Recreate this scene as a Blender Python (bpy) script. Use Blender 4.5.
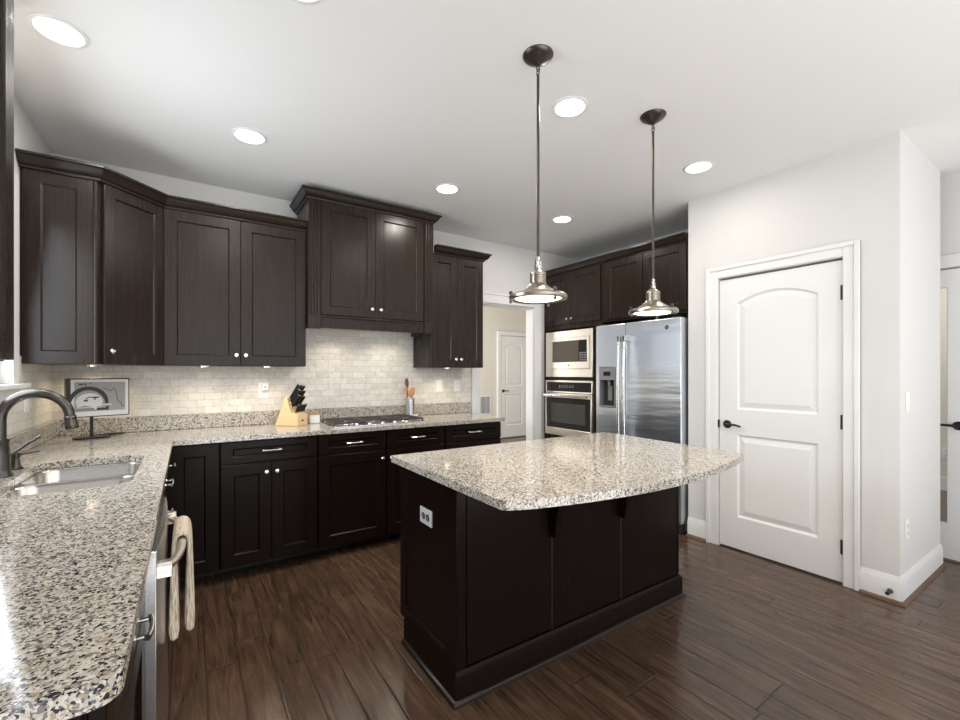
import bpy, bmesh, math, random
from mathutils import Matrix, Vector
R = math.radians
PI = math.pi
random.seed(7)
S = bpy.context.scene
COL = S.collection
for o in list(bpy.data.objects):
    bpy.data.objects.remove(o)

# ------------------------------------------------------------------ key sizes (metres)
XL, YB, CEIL = -0.715, 3.786, 2.693        # left wall, back wall, ceiling
XP, YP, YQ = 3.371, 0.757, 2.025           # pantry wall face, its near corner, its far corner
XE, YF = -0.0724, 3.1455                   # countertop front edges
XR = 4.42                                  # wall with the glazed door
XV = 3.99                                  # wall behind the refrigerator
YREAR = -4.6
CT = 0.914                                 # counter height
IC = 0.900                                 # island top height
FOCAL_PX, YAW, HY, EYE = 439.35, 0.5871, 372.72, 1.314

# ------------------------------------------------------------------ camera
cam_data = bpy.data.cameras.new('camera')
cam = bpy.data.objects.new('camera', cam_data)
COL.objects.link(cam)
cam_data.sensor_fit = 'HORIZONTAL'
cam_data.sensor_width = 36.0
cam_data.lens = FOCAL_PX / 960.0 * 36.0
cam_data.shift_y = (HY - 360.0) / 960.0
cam_data.clip_start = 0.02
cam.location = (0, 0, EYE)
cam.rotation_euler = (PI / 2, 0, -YAW)
S.camera = cam

# ------------------------------------------------------------------ world, daylight, exposure
W = bpy.data.worlds.new('daylight')
S.world = W
W.use_nodes = True
wn = W.node_tree.nodes
wn['Background'].inputs['Color'].default_value = (0.86, 0.93, 1.0, 1)
wn['Background'].inputs['Strength'].default_value = 1.5

def area(name, loc, rot, sx, sy, power, col=(1, 1, 1), spread=180):
    d = bpy.data.lights.new(name, 'AREA')
    d.shape = 'RECTANGLE'; d.size = sx; d.size_y = sy
    d.energy = power; d.color = col; d.spread = R(spread)
    o = bpy.data.objects.new(name, d); COL.objects.link(o)
    o.location = loc; o.rotation_euler = rot
    return o
# daylight coming in through the windows of the big room behind the camera and the sink window, then added fill lights
RW = [(-0.25, 1.05), (1.45, 2.75), (3.0, 4.1)]          # window openings in the rear wall (x0, x1)
for (a, b), pw in zip(RW, (18, 15, 2)):
    area('window_daylight', ((a + b) / 2, YREAR + 0.04, 1.45), (PI / 2, 0, 0), b - a, 2.1, pw, (0.76, 0.88, 1.0))
area('window_daylight', (XL + 0.02, 2.40, 1.73), (0, -R(82), 0), 0.85, 1.1, 24, (0.84, 0.92, 1.0), 174)
area('hall_fill', (2.45, 5.6, 1.5), (0, -PI / 2, 0), 1.8, 1.4, 85, (1.0, 0.98, 0.95))  # added fill to brighten the hall; no window is built there
area('next_room_fill', (5.8, 0.6, CEIL - 0.02), (0, 0, 0), 1.8, 2.0, 45, (1.0, 0.97, 0.93))  # added overhead fill for the room beyond the glazed door
area('floor_bounce_fill', (1.25, -2.5, 0.05), (PI, 0, 0), 4.0, 3.2, 215, (1.0, 0.985, 0.975))  # added upward fill behind the camera, stands in for light off the floor
area('great_room_fill', (1.8, -1.9, CEIL - 0.02), (0, 0, 0), 3.4, 2.6, 18, (1.0, 0.97, 0.93))  # added broad overhead fill behind the camera, no fixture built

S.view_settings.view_transform = 'Standard'
S.view_settings.look = 'None'
S.view_settings.gamma = 1.0
S.view_settings.use_curve_mapping = False
S.view_settings.exposure = -0.05

# ================================================================== materials
def mat(name, col=(0.8, 0.8, 0.8), rough=0.5, metal=0.0, spec=0.5, coat=0.0, coat_rough=0.1):
    m = bpy.data.materials.new(name); m.use_nodes = True
    b = m.node_tree.nodes['Principled BSDF']
    b.inputs['Base Color'].default_value = (*col, 1)
    b.inputs['Roughness'].default_value = rough
    b.inputs['Metallic'].default_value = metal
    b.inputs['Specular IOR Level'].default_value = spec
    b.inputs['Coat Weight'].default_value = coat
    b.inputs['Coat Roughness'].default_value = coat_rough
    m.diffuse_color = (*col, 1)
    return m
class N:
    """little node helper"""
    def __init__(s, m):
        s.t = m.node_tree; s.n = s.t.nodes; s.l = s.t.links; s.b = s.n['Principled BSDF']
    def new(s, kind, **kw):
        n = s.n.new(kind)
        for k, v in kw.items():
            if k in n.inputs: s.put(n.inputs[k], v)
            else: setattr(n, k, v)
        return n
    def put(s, sock, v):
        if hasattr(v, 'is_linked') or isinstance(v, bpy.types.NodeSocket): s.l.new(v, sock)
        else: sock.default_value = v
    def math(s, op, a, b=0.0, c=None):
        n = s.n.new('ShaderNodeMath'); n.operation = op
        s.put(n.inputs[0], a); s.put(n.inputs[1], b)
        if c is not None: s.put(n.inputs[2], c)
        return n.outputs[0]
    def coords(s, scale=(1, 1, 1), kind='Object'):
        t = s.n.new('ShaderNodeTexCoord'); mp = s.n.new('ShaderNodeMapping')
        mp.inputs['Scale'].default_value = scale
        s.l.new(t.outputs[kind], mp.inputs['Vector'])
        return mp.outputs[0]
    def noise(s, vec, scale, detail=3.0, rough=0.5, dist=0.0):
        n = s.n.new('ShaderNodeTexNoise')
        s.l.new(vec, n.inputs['Vector'])
        n.inputs['Scale'].default_value = scale; n.inputs['Detail'].default_value = detail
        n.inputs['Roughness'].default_value = rough; n.inputs['Distortion'].default_value = dist
        return n.outputs['Fac']
    def ramp(s, fac, stops, interp='LINEAR'):
        r = s.n.new('ShaderNodeValToRGB'); r.color_ramp.interpolation = interp
        e = r.color_ramp.elements
        while len(e) < len(stops): e.new(0.5)
        for k, (p, c) in enumerate(stops):
            e[k].position = p; e[k].color = (*c, 1)
        s.put(r.inputs['Fac'], fac)
        return r.outputs['Color']
    def mix(s, fac, a, b, mode='MIX'):
        m = s.n.new('ShaderNodeMix'); m.data_type = 'RGBA'; m.blend_type = mode
        s.put(m.inputs[0], fac)
        for i, v in ((6, a), (7, b)):
            if isinstance(v, tuple): m.inputs[i].default_value = (*v, 1)
            else: s.l.new(v, m.inputs[i])
        return m.outputs[2]
    def bump(s, h, strength=0.2, dist=0.01):
        b = s.n.new('ShaderNodeBump')
        b.inputs['Strength'].default_value = strength; b.inputs['Distance'].default_value = dist
        s.l.new(h, b.inputs['Height'])
        s.l.new(b.outputs[0], s.b.inputs['Normal'])
    def color(s, c): s.l.new(c, s.b.inputs['Base Color'])
    def rough(s, c): s.l.new(c, s.b.inputs['Roughness'])

def emission(name, col, strength):
    m = mat(name, col, 0.4)
    b = m.node_tree.nodes['Principled BSDF']
    b.inputs['Emission Color'].default_value = (*col, 1)
    b.inputs['Emission Strength'].default_value = strength
    return m

def make_paint(name, col, rough=0.6):
    m = mat(name, col, rough, spec=0.3); n = N(m)
    v = n.coords()
    f = n.noise(v, 900, 2)
    n.bump(f, 0.04, 0.001)
    g = n.noise(v, 1.3, 2)
    n.color(n.mix(g, tuple(c * 0.985 for c in col), tuple(min(1, c * 1.01) for c in col)))
    return m

def make_espresso(name, col, rough=0.27, spec=0.24):
    m = mat(name, col, rough, spec=spec); n = N(m)
    v = n.coords((70, 70, 2.6))
    f = n.noise(v, 1.0, 5, 0.65, 0.3)
    v2 = n.coords((2.5, 2.5, 1.2))
    g = n.noise(v2, 1.0, 2, 0.5, 0.0)
    c = n.mix(f, tuple(k * 0.55 for k in col), tuple(k * 1.50 for k in col))
    n.color(n.mix(g, c, tuple(k * 1.12 for k in col)))
    n.rough(n.math('MULTIPLY_ADD', f, 0.12, rough - 0.06))
    return m

def make_granite():
    m = mat('speckled_granite', (0.5, 0.47, 0.43), 0.10, spec=0.55); n = N(m)
    v = n.coords()
    w = n.new('ShaderNodeTexNoise'); n.l.new(v, w.inputs['Vector']); w.inputs['Scale'].default_value = 70; w.inputs['Detail'].default_value = 3
    vm = n.new('ShaderNodeVectorMath'); vm.operation = 'MULTIPLY_ADD'
    n.l.new(w.outputs['Color'], vm.inputs[0]); vm.inputs[1].default_value = (0.012,) * 3; n.l.new(v, vm.inputs[2])
    def vor(scale):
        k = n.new('ShaderNodeTexVoronoi'); k.inputs['Scale'].default_value = scale
        n.l.new(vm.outputs[0], k.inputs['Vector'])
        sp = n.new('ShaderNodeSeparateColor'); n.l.new(k.outputs['Color'], sp.inputs[0])
        return sp.outputs[0], sp.outputs[1]
    a1, a2 = vor(145); b1, b2 = vor(265)
    base = n.ramp(a1, [(0.0, (0.50, 0.47, 0.42)), (0.30, (0.64, 0.61, 0.56)), (0.48, (0.40, 0.32, 0.22)), (0.58, (0.18, 0.18, 0.185)), (0.73, (0.50, 0.45, 0.385)), (0.82, (0.028, 0.028, 0.032))], 'CONSTANT')
    fine = n.ramp(b1, [(0.0, (0.60, 0.57, 0.52)), (0.42, (0.36, 0.30, 0.23)), (0.58, (0.16, 0.155, 0.155)), (0.74, (0.03, 0.03, 0.034)), (0.88, (0.70, 0.68, 0.64))], 'CONSTANT')
    c = n.mix(n.math('GREATER_THAN', b2, 0.50), base, fine)
    big = n.noise(v, 9, 3)
    c2 = n.mix(n.math('MULTIPLY', big, 0.6), n.mix(1.0, c, (0.92, 0.93, 0.95), 'MULTIPLY'), n.mix(1.0, c, (0.82, 0.75, 0.64), 'MULTIPLY'))
    n.color(c2)
    n.rough(n.math('MULTIPLY_ADD', b1, 0.05, 0.07))
    return m

def make_floor():
    m = mat('dark_plank_floor', (0.08, 0.05, 0.035), 0.28, spec=0.5); n = N(m)
    tc = n.new('ShaderNodeTexCoord'); sp = n.new('ShaderNodeSeparateXYZ'); n.l.new(tc.outputs['Object'], sp.inputs[0])
    x = n.math('ADD', sp.outputs[0], 20.0); y = n.math('ADD', sp.outputs[1], 20.0)
    PW, PL = 0.127, 1.15
    row = n.math('FLOOR', n.math('DIVIDE', x, PW))
    wn1 = n.new('ShaderNodeTexWhiteNoise', noise_dimensions='1D'); n.l.new(row, wn1.inputs['W'])
    yy = n.math('DIVIDE', n.math('MULTIPLY_ADD', wn1.outputs['Value'], PL * 3.0, y), PL)
    seg = n.math('FLOOR', yy)
    cmb = n.new('ShaderNodeCombineXYZ'); n.l.new(row, cmb.inputs[0]); n.l.new(seg, cmb.inputs[1])
    wn2 = n.new('ShaderNodeTexWhiteNoise', noise_dimensions='2D'); n.l.new(cmb.outputs[0], wn2.inputs['Vector'])
    pid = wn2.outputs['Value']
    # grain, shifted per board
    gx = n.math('MULTIPLY', x, 9.0); gy = n.math('MULTIPLY_ADD', pid, 37.0, n.math('MULTIPLY', y, 0.9))
    gv = n.new('ShaderNodeCombineXYZ'); n.l.new(gx, gv.inputs[0]); n.l.new(gy, gv.inputs[1]); n.l.new(n.math('MULTIPLY', pid, 11.0), gv.inputs[2])
    g1 = n.noise(gv.outputs[0], 2.2, 6, 0.65, 1.6)
    gx2 = n.math('MULTIPLY', x, 60.0); gv2 = n.new('ShaderNodeCombineXYZ'); n.l.new(gx2, gv2.inputs[0]); n.l.new(n.math('MULTIPLY_ADD', pid, 13.0, n.math('MULTIPLY', y, 3.0)), gv2.inputs[1])
    g2 = n.noise(gv2.outputs[0], 1.4, 4, 0.6, 0.6)
    base = n.ramp(g1, [(0.25, (0.034, 0.019, 0.012)), (0.46, (0.082, 0.047, 0.029)), (0.60, (0.122, 0.071, 0.044)), (0.80, (0.195, 0.117, 0.071))])
    c = n.mix(n.math('MULTIPLY', pid, 0.55), base, n.mix(1.0, base, (0.55, 0.55, 0.58), 'MULTIPLY'))
    streak = n.ramp(g2, [(0.30, (0.74, 0.73, 0.72)), (0.52, (1.0, 1.0, 1.0)), (0.75, (1.28, 1.24, 1.18))])
    c = n.mix(0.85, c, n.mix(1.0, c, streak, 'MULTIPLY'))
    fx = n.math('FRACT', n.math('DIVIDE', x, PW)); fy = n.math('FRACT', yy)
    ex = n.math('MINIMUM', fx, n.math('SUBTRACT', 1.0, fx)); ey = n.math('MINIMUM', fy, n.math('SUBTRACT', 1.0, fy))
    e = n.math('MINIMUM', n.math('MULTIPLY', ex, PW), n.math('MULTIPLY', ey, PL))
    gap = n.math('LESS_THAN', e, 0.0019)
    n.color(n.mix(gap, c, (0.010, 0.006, 0.0045)))
    rr = n.math('MULTIPLY_ADD', g1, 0.14, 0.13)
    n.rough(n.math('MULTIPLY_ADD', gap, 0.3, rr))
    edge = n.math('MINIMUM', n.math('DIVIDE', e, 0.006), 1.0)
    wv = n.noise(gv.outputs[0], 0.9, 2)
    hgt = n.math('ADD', n.math('MULTIPLY', edge, 0.8), n.math('ADD', n.math('MULTIPLY', g1, 0.45), n.math('MULTIPLY', wv, 0.8)))
    n.bump(hgt, 0.42, 0.004)
    return m

def make_tile():
    m = mat('stone_subway_tile', (0.6, 0.57, 0.53), 0.45, spec=0.4); n = N(m)
    tc = n.new('ShaderNodeTexCoord'); sp = n.new('ShaderNodeSeparateXYZ'); n.l.new(tc.outputs['Object'], sp.inputs[0])
    cb = n.new('ShaderNodeCombineXYZ'); n.l.new(n.math('ADD', sp.outputs[0], sp.outputs[1]), cb.inputs[0]); n.l.new(n.math('SUBTRACT', sp.outputs[2], 1.016), cb.inputs[1])
    br = n.new('ShaderNodeTexBrick')
    n.l.new(cb.outputs[0], br.inputs['Vector'])
    br.inputs['Scale'].default_value = 1.0
    br.inputs['Brick Width'].default_value = 0.1035; br.inputs['Row Height'].default_value = 0.0508
    br.inputs['Mortar Size'].default_value = 0.0014; br.inputs['Mortar Smooth'].default_value = 0.2
    br.inputs['Color1'].default_value = (0.72, 0.695, 0.655, 1); br.inputs['Color2'].default_value = (0.62, 0.595, 0.555, 1)
    br.inputs['Mortar'].default_value = (0.44, 0.425, 0.40, 1)
    v = n.coords()
    f = n.noise(v, 38, 5, 0.65, 1.0); g = n.noise(v, 7, 3, 0.5)
    c = n.mix(0.8, br.outputs['Color'], n.mix(1.0, br.outputs['Color'], n.ramp(f, [(0.3, (0.82, 0.81, 0.79)), (0.62, (1.10, 1.10, 1.09))]), 'MULTIPLY'))
    c = n.mix(n.math('MULTIPLY', g, 0.5), c, n.mix(1.0, c, (0.93, 0.92, 0.90), 'MULTIPLY'))
    n.color(c)
    n.bump(n.math('MULTIPLY_ADD', br.outputs['Fac'], -1.0, n.math('MULTIPLY', f, 0.25)), 0.4, 0.0015)
    return m

def make_steel(name, col=(0.60, 0.60, 0.60), rough=0.24, axis=2, wave=0.0):
    m = mat(name, col, rough, 1.0); n = N(m)
    sc = [220, 220, 220]; sc[axis] = 1.5
    f = n.noise(n.coords(tuple(sc)), 1.0, 2)
    n.rough(n.math('MULTIPLY_ADD', f, 0.10, rough - 0.05))
    if wave:
        g = n.noise(n.coords((1.2, 1.6, 3.2)), 1.0, 2)
        n.bump(g, wave, 0.02)
    return m

def make_aniso(name, col, rough, an, rot):
    m = mat(name, col, rough, 1.0); n = N(m)
    n.b.inputs['Anisotropic'].default_value = an; n.b.inputs['Anisotropic Rotation'].default_value = rot
    t = n.new('ShaderNodeTangent'); t.direction_type = 'RADIAL'; t.axis = 'Z'
    n.l.new(t.outputs[0], n.b.inputs['Tangent'])
    g = n.noise(n.coords((0.8, 1.0, 6.5)), 1.0, 3)
    n.bump(g, 0.5, 0.02)
    return m

def make_towel():
    m = mat('ribbed_towel', (0.60, 0.51, 0.41), 0.95, spec=0.1); n = N(m)
    v = n.coords((1, 1, 0.05)); w = n.noise(v, 330, 1)
    n.color(n.ramp(w, [(0.40, (0.36, 0.285, 0.22)), (0.56, (0.70, 0.61, 0.50))]))
    f = n.noise(n.coords(), 700, 2)
    n.bump(n.math('ADD', w, n.math('MULTIPLY', f, 0.4)), 0.5, 0.004)
    return m

def make_wood(name, a, b, scale=(3, 3, 40), rough=0.45):
    m = mat(name, a, rough); n = N(m)
    n.color(n.mix(n.noise(n.coords(scale), 1.0, 4, 0.6, 0.6), a, b))
    return m

def make_glass(name, tint=(1, 1, 1)):
    m = bpy.data.materials.new(name); m.use_nodes = True
    t = m.node_tree; t.nodes.clear()
    out = t.nodes.new('ShaderNodeOutputMaterial'); mx = t.nodes.new('ShaderNodeMixShader')
    tr = t.nodes.new('ShaderNodeBsdfTransparent'); gl = t.nodes.new('ShaderNodeBsdfGlossy'); fr = t.nodes.new('ShaderNodeFresnel')
    tr.inputs[0].default_value = (*tint, 1); gl.inputs['Roughness'].default_value = 0.02; fr.inputs[0].default_value = 1.45
    t.links.new(fr.outputs[0], mx.inputs[0]); t.links.new(tr.outputs[0], mx.inputs[1]); t.links.new(gl.outputs[0], mx.inputs[2])
    t.links.new(mx.outputs[0], out.inputs[0])
    return m

M = dict(
    wall=make_paint('wall_paint', (0.70, 0.693, 0.68)),
    hallpaint=make_paint('hall_paint', (0.72, 0.685, 0.62)),
    ceiling=make_paint('ceiling_paint', (0.80, 0.795, 0.785), 0.8),
    trim=make_paint('white_trim_paint', (0.79, 0.79, 0.785), 0.30),
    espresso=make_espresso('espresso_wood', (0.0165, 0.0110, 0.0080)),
    espresso_shaded=make_espresso('shaded_base_wood', (0.0080, 0.0043, 0.0034), 0.25, 0.10),  # espresso again; dimmer light on base units is put into the colour
    espresso_trim=mat('espresso_molding', (0.0155, 0.0105, 0.0078), 0.28, spec=0.3),
    black=mat('toe_kick_black', (0.008, 0.007, 0.007), 0.5),
    granite=make_granite(), floor=make_floor(), tile=make_tile(),
    steel=make_steel('brushed_steel', (0.62, 0.62, 0.62), 0.24, 1),
    fridge=make_aniso('fridge_steel', (0.66, 0.695, 0.745), 0.30, 0.80, 0.0),
    warmsteel=make_aniso('warm_steel', (0.88, 0.82, 0.73), 0.32, 0.7, 0.0),
    sinksteel=make_steel('sink_steel', (0.66, 0.64, 0.61), 0.25, 1),
    nickel=make_steel('satin_nickel', (0.40, 0.36, 0.31), 0.30, 2),
    chrome=mat('polished_nickel', (0.78, 0.76, 0.72), 0.12, 1.0),
    bronze=mat('dark_bronze', (0.085, 0.074, 0.066), 0.32, 0.85),
    gunmetal=mat('gunmetal_faucet', (0.10, 0.093, 0.087), 0.27, 0.95),
    blackmetal=mat('black_metal', (0.012, 0.012, 0.012), 0.35, 0.3),
    iron=mat('cast_iron', (0.03, 0.028, 0.026), 0.55),
    blackglass=mat('black_glass', (0.012, 0.012, 0.013), 0.06, 0, 0.6),
    ovenglass=mat('oven_glass', (0.055, 0.058, 0.055), 0.07, 0, 0.7),
    mwglass=mat('microwave_screen', (0.10, 0.085, 0.07), 0.18, 0, 0.6),
    darkplastic=mat('dark_plastic', (0.03, 0.03, 0.032), 0.4),
    greyplastic=mat('grey_plastic', (0.22, 0.22, 0.23), 0.35),
    white=mat('white_plastic', (0.84, 0.84, 0.82), 0.35),
    slot=mat('dark_slot', (0.02, 0.02, 0.02), 0.5),
    plate=mat('grey_cover_plate', (0.50, 0.50, 0.50), 0.4),
    towel=make_towel(),
    beech=make_wood('pale_block_wood', (0.66, 0.46, 0.23), (0.76, 0.58, 0.33)),
    spoonwood=make_wood('spoon_wood', (0.42, 0.20, 0.09), (0.56, 0.31, 0.15)),
    darkspoon=make_wood('dark_spoon_wood', (0.12, 0.045, 0.025), (0.20, 0.08, 0.04)),
    cream=mat('cream_glaze', (0.78, 0.66, 0.45), 0.3),
    shoe=make_wood('floor_shoe_wood', (0.10, 0.055, 0.03), (0.17, 0.10, 0.06), (4, 4, 4)),
    paper=mat('picture_paper', (0.66, 0.65, 0.63), 0.5),
    ink=mat('picture_ink', (0.025, 0.025, 0.025), 0.5),
    midgrey=mat('picture_grey', (0.22, 0.22, 0.21), 0.5),
    palegrey=mat('picture_pale_grey', (0.30, 0.30, 0.29), 0.5),
    brownline=mat('picture_line', (0.17, 0.11, 0.10), 0.5),
    glass=make_glass('window_glass'),
    lens=emission('recessed_lens', (1.0, 0.93, 0.82), 9.0),
    bulb=emission('pendant_diffuser', (1.0, 0.90, 0.74), 7.0),
    puck=emission('puck_lens', (1.0, 0.86, 0.66), 12.0),
)

# ================================================================== mesh helpers
class MB:
    """collects shapes, then links them as one mesh object"""
    def __init__(s, root=None, local=False):
        s.bm = bmesh.new(); s.root = root
        s.T = Matrix.Identity(4)
        if root is not None and not local:
            s.T = s._mw(root).inverted()
    @staticmethod
    def _mw(o):
        m = o.matrix_basis.copy()
        while o.parent is not None:
            o = o.parent; m = o.matrix_basis @ m
        return m
    def v(s, p): return s.bm.verts.new(s.T @ Vector(p))
    def f(s, vs, flip=False):
        try: return s.bm.faces.new(vs[::-1] if flip else vs)
        except ValueError: return None
    def box(s, x0, x1, y0, y1, z0, z1):
        x0, x1 = min(x0, x1), max(x0, x1); y0, y1 = min(y0, y1), max(y0, y1); z0, z1 = min(z0, z1), max(z0, z1)
        p = [s.v((x, y, z)) for z in (z0, z1) for y in (y0, y1) for x in (x0, x1)]
        for q in ((0, 2, 3, 1), (4, 5, 7, 6), (0, 1, 5, 4), (2, 6, 7, 3), (0, 4, 6, 2), (1, 3, 7, 5)):
            s.f([p[i] for i in q])
        return s
    def tube(s, pts, r, seg=12, caps=True):
        pts = [Vector(p) for p in pts]
        rs = r if isinstance(r, (list, tuple)) else [r] * len(pts)
        rings = []; up = None
        for i, p in enumerate(pts):
            a = pts[max(0, i - 1)]; b = pts[min(len(pts) - 1, i + 1)]
            t = (b - a).normalized()
            if up is None: up = Vector((0, 0, 1)) if abs(t.z) < 0.9 else Vector((1, 0, 0))
            u = t.cross(up).normalized(); w = u.cross(t).normalized(); up = w
            rings.append([s.v(p + (u * math.cos(k * 2 * PI / seg) + w * math.sin(k * 2 * PI / seg)) * rs[i]) for k in range(seg)])
        for a, b in zip(rings, rings[1:]):
            for k in range(seg): s.f([a[k], a[(k + 1) % seg], b[(k + 1) % seg], b[k]], True)
        if caps: s.f(rings[0]); s.f(rings[-1], True)
        return s
    def lathe(s, prof, c=(0, 0, 0), axis=(0, 0, 1), seg=32, closed=False):
        """prof: (radius, height along axis)"""
        ax = Vector(axis).normalized(); c = Vector(c)
        u = ax.orthogonal().normalized(); w = ax.cross(u)
        rings = []
        for (r, h) in prof:
            if r < 1e-6: rings.append([s.v(c + ax * h)])
            else: rings.append([s.v(c + ax * h + (u * math.cos(k * 2 * PI / seg) + w * math.sin(k * 2 * PI / seg)) * r) for k in range(seg)])
        prs = list(zip(rings, rings[1:]))
        if closed: prs.append((rings[-1], rings[0]))
        for a, b in prs:
            for k in range(seg):
                k2 = (k + 1) % seg
                if len(a) == 1 and len(b) == 1: continue
                if len(a) == 1: s.f([a[0], b[k2], b[k]], True)
                elif len(b) == 1: s.f([a[k], a[k2], b[0]])
                else: s.f([a[k], a[k2], b[k2], b[k]])
        if not closed:
            if len(rings[0]) > 1: s.f(rings[0], True)
            if len(rings[-1]) > 1: s.f(rings[-1])
        return s
    def cyl(s, c, r, h, axis=(0, 0, 1), seg=24): return s.lathe([(r, 0), (r, h)], c, axis, seg)
    def prism(s, outline, e0, e1, holes=(), plane='xy'):
        """outline in the plane, extruded from e0 to e1 along the third axis"""
        def P(a, b, e): return (a, b, e) if plane == 'xy' else ((a, e, b) if plane == 'xz' else (e, a, b))
        loops = [list(outline)] + [list(h) for h in holes]
        for e in (e0, e1):
            edges = []
            for lp in loops:
                vs = [s.v(P(a, b, e)) for a, b in lp]
                edges += [s.bm.edges.new((vs[i], vs[(i + 1) % len(vs)])) for i in range(len(vs))]
            bmesh.ops.triangle_fill(s.bm, use_beauty=True, use_dissolve=False, edges=edges)
        for lp in loops:
            for i in range(len(lp)):
                a, b = lp[i], lp[(i + 1) % len(lp)]
                s.f([s.v(P(*a, e0)), s.v(P(*b, e0)), s.v(P(*b, e1)), s.v(P(*a, e1))])
        bmesh.ops.remove_doubles(s.bm, verts=s.bm.verts[:], dist=1e-6)
        bmesh.ops.recalc_face_normals(s.bm, faces=s.bm.faces[:])
        return s
    def sweep(s, path, prof):
        """horizontal path [(x,y)], profile [(out, z)]; out = to the right of travel; mitred"""
        n = len(path); rows = []
        for i in range(n):
            p = Vector((*path[i], 0))
            d0 = (Vector(path[i]) - Vector(path[i - 1])).normalized() if i > 0 else None
            d1 = (Vector(path[i + 1]) - Vector(path[i])).normalized() if i < n - 1 else None
            d0 = d0 or d1; d1 = d1 or d0
            n0 = Vector((d0.y, -d0.x)); n1 = Vector((d1.y, -d1.x))
            m = (n0 + n1).normalized(); m /= max(0.2, m.dot(n0))
            rows.append([s.v((p.x + m.x * o, p.y + m.y * o, z)) for o, z in prof])
        k = len(prof)
        for a, b in zip(rows, rows[1:]):
            for j in range(k): s.f([a[j], b[j], b[(j + 1) % k], a[(j + 1) % k]])
        s.f(rows[0]); s.f(rows[-1], True)
        bmesh.ops.recalc_face_normals(s.bm, faces=s.bm.faces[:])
        return s
    def shaker(s, u0, u1, z0, z1, d0=-0.02, d1=0.0, fr=0.057, rec=0.010, ch=0.007, rail=None):
        """frame-and-panel front facing -y: front of the frame at d0, back at d1"""
        k = (rail or fr) - fr
        def rect(i, d):
            j = i + (k if i >= fr else 0)
            return [s.v((u0 + i, d, z0 + j)), s.v((u1 - i, d, z0 + j)), s.v((u1 - i, d, z1 - j)), s.v((u0 + i, d, z1 - j))]
        b = rect(0, d1); o = rect(0, d0 + 0.002); o2 = rect(0.002, d0); a = rect(fr, d0); c = rect(fr + ch, d0 + ch); e = rect(fr + ch + 0.001, d0 + rec)
        for p, q in ((b, o), (o, o2), (o2, a), (a, c), (c, e)):
            for i in range(4): s.f([p[i], p[(i + 1) % 4], q[(i + 1) % 4], q[i]])
        s.f(e); s.f(b, True)
        return s
    def build(s, name, m, parent='root', smooth=True, bevel=0.0, seg=2, angle=35):
        me = bpy.data.meshes.new(name)
        bmesh.ops.recalc_face_normals(s.bm, faces=s.bm.faces[:]) if False else None
        s.bm.to_mesh(me); s.bm.free()
        me.materials.append(M[m] if isinstance(m, str) else m)
        if smooth:
            me.shade_smooth(); me.set_sharp_from_angle(angle=R(angle))
        o = bpy.data.objects.new(name, me); COL.objects.link(o)
        p = s.root if parent == 'root' else parent
        if p is not None: o.parent = p
        if bevel:
            b = o.modifiers.new('bevel', 'BEVEL'); b.width = bevel; b.segments = seg; b.limit_method = 'ANGLE'; b.angle_limit = R(40)
            b.harden_normals = False
        return o

def thing(name, label, cat, loc=(0, 0, 0), rot=0.0, group=None):
    o = bpy.data.objects.new(name, None); COL.objects.link(o)
    o.empty_display_size = 0.05
    o.location = loc; o.rotation_euler = (0, 0, rot)
    o.matrix_basis = Matrix.Translation(loc) @ Matrix.Rotation(rot, 4, 'Z')
    o['label'] = label; o['category'] = cat
    if group: o['group'] = group
    return o
def tag(o, label, cat, group=None):
    o['label'] = label; o['category'] = cat
    if group: o['group'] = group
    return o
def struct(o):
    o['kind'] = 'structure'; return o
def copy_tree(o, loc, parent=None):
    c = o.copy(); COL.objects.link(c)
    if parent is not None: c.parent = parent
    else: c.location = loc
    for ch in list(o.children): copy_tree(ch, None, c)
    return c
def lamp(kind, name, parent, loc, power, col, size=0.05, spot=None, blend=0.6):
    d = bpy.data.lights.new(name, kind); d.energy = power; d.color = col
    if kind == 'AREA': d.shape = 'DISK'; d.size = size
    else: d.shadow_soft_size = size
    if kind == 'SPOT': d.spot_size = R(spot); d.spot_blend = blend
    o = bpy.data.objects.new(name, d); COL.objects.link(o); o.location = loc; o.parent = parent
    return o
def rrect(x0, x1, y0, y1, r, n=6):
    pts = []
    for cx, cy, a0 in ((x1 - r, y0 + r, -90), (x1 - r, y1 - r, 0), (x0 + r, y1 - r, 90), (x0 + r, y0 + r, 180)):
        for k in range(n + 1):
            a = R(a0 + 90 * k / n); pts.append((cx + r * math.cos(a), cy + r * math.sin(a)))
    return pts

# ================================================================== the setting
struct(MB().box(XL - 0.2, 7.3, YREAR - 0.3, 7.4, -0.08, 0.0).build('floor', 'floor', None))
struct(MB().box(XL - 0.2, 7.3, YREAR - 0.3, 7.4, CEIL, CEIL + 0.08).build('ceiling', 'ceiling', None))
WY0, WY1, WZ0, WZ1 = 1.80, 3.0, 1.26, 2.20               # sink window opening
b = MB()
b.box(XL - 0.12, XL, YREAR, WY0, 0, CEIL); b.box(XL - 0.12, XL, WY1, YB + 0.12, 0, CEIL)
b.box(XL - 0.12, XL, WY0, WY1, 0, WZ0); b.box(XL - 0.12, XL, WY0, WY1, WZ1, CEIL)
struct(b.build('wall_left', 'wall', None))
DX0, DX1, DZ = 2.50, 3.246, 2.045                        # doorway to the hall
b = MB()
b.box(XL, DX0, YB, YB + 0.12, 0, CEIL); b.box(DX0, DX1, YB, YB + 0.12, DZ, CEIL); b.box(DX1, XV, YB, YB + 0.12, 0, CEIL)
struct(b.build('wall_back', 'wall', None))
struct(MB().box(XV, XV + 0.12, YQ, YB + 0.12, 0, CEIL).build('wall_refrigerator', 'wall', None))
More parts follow.
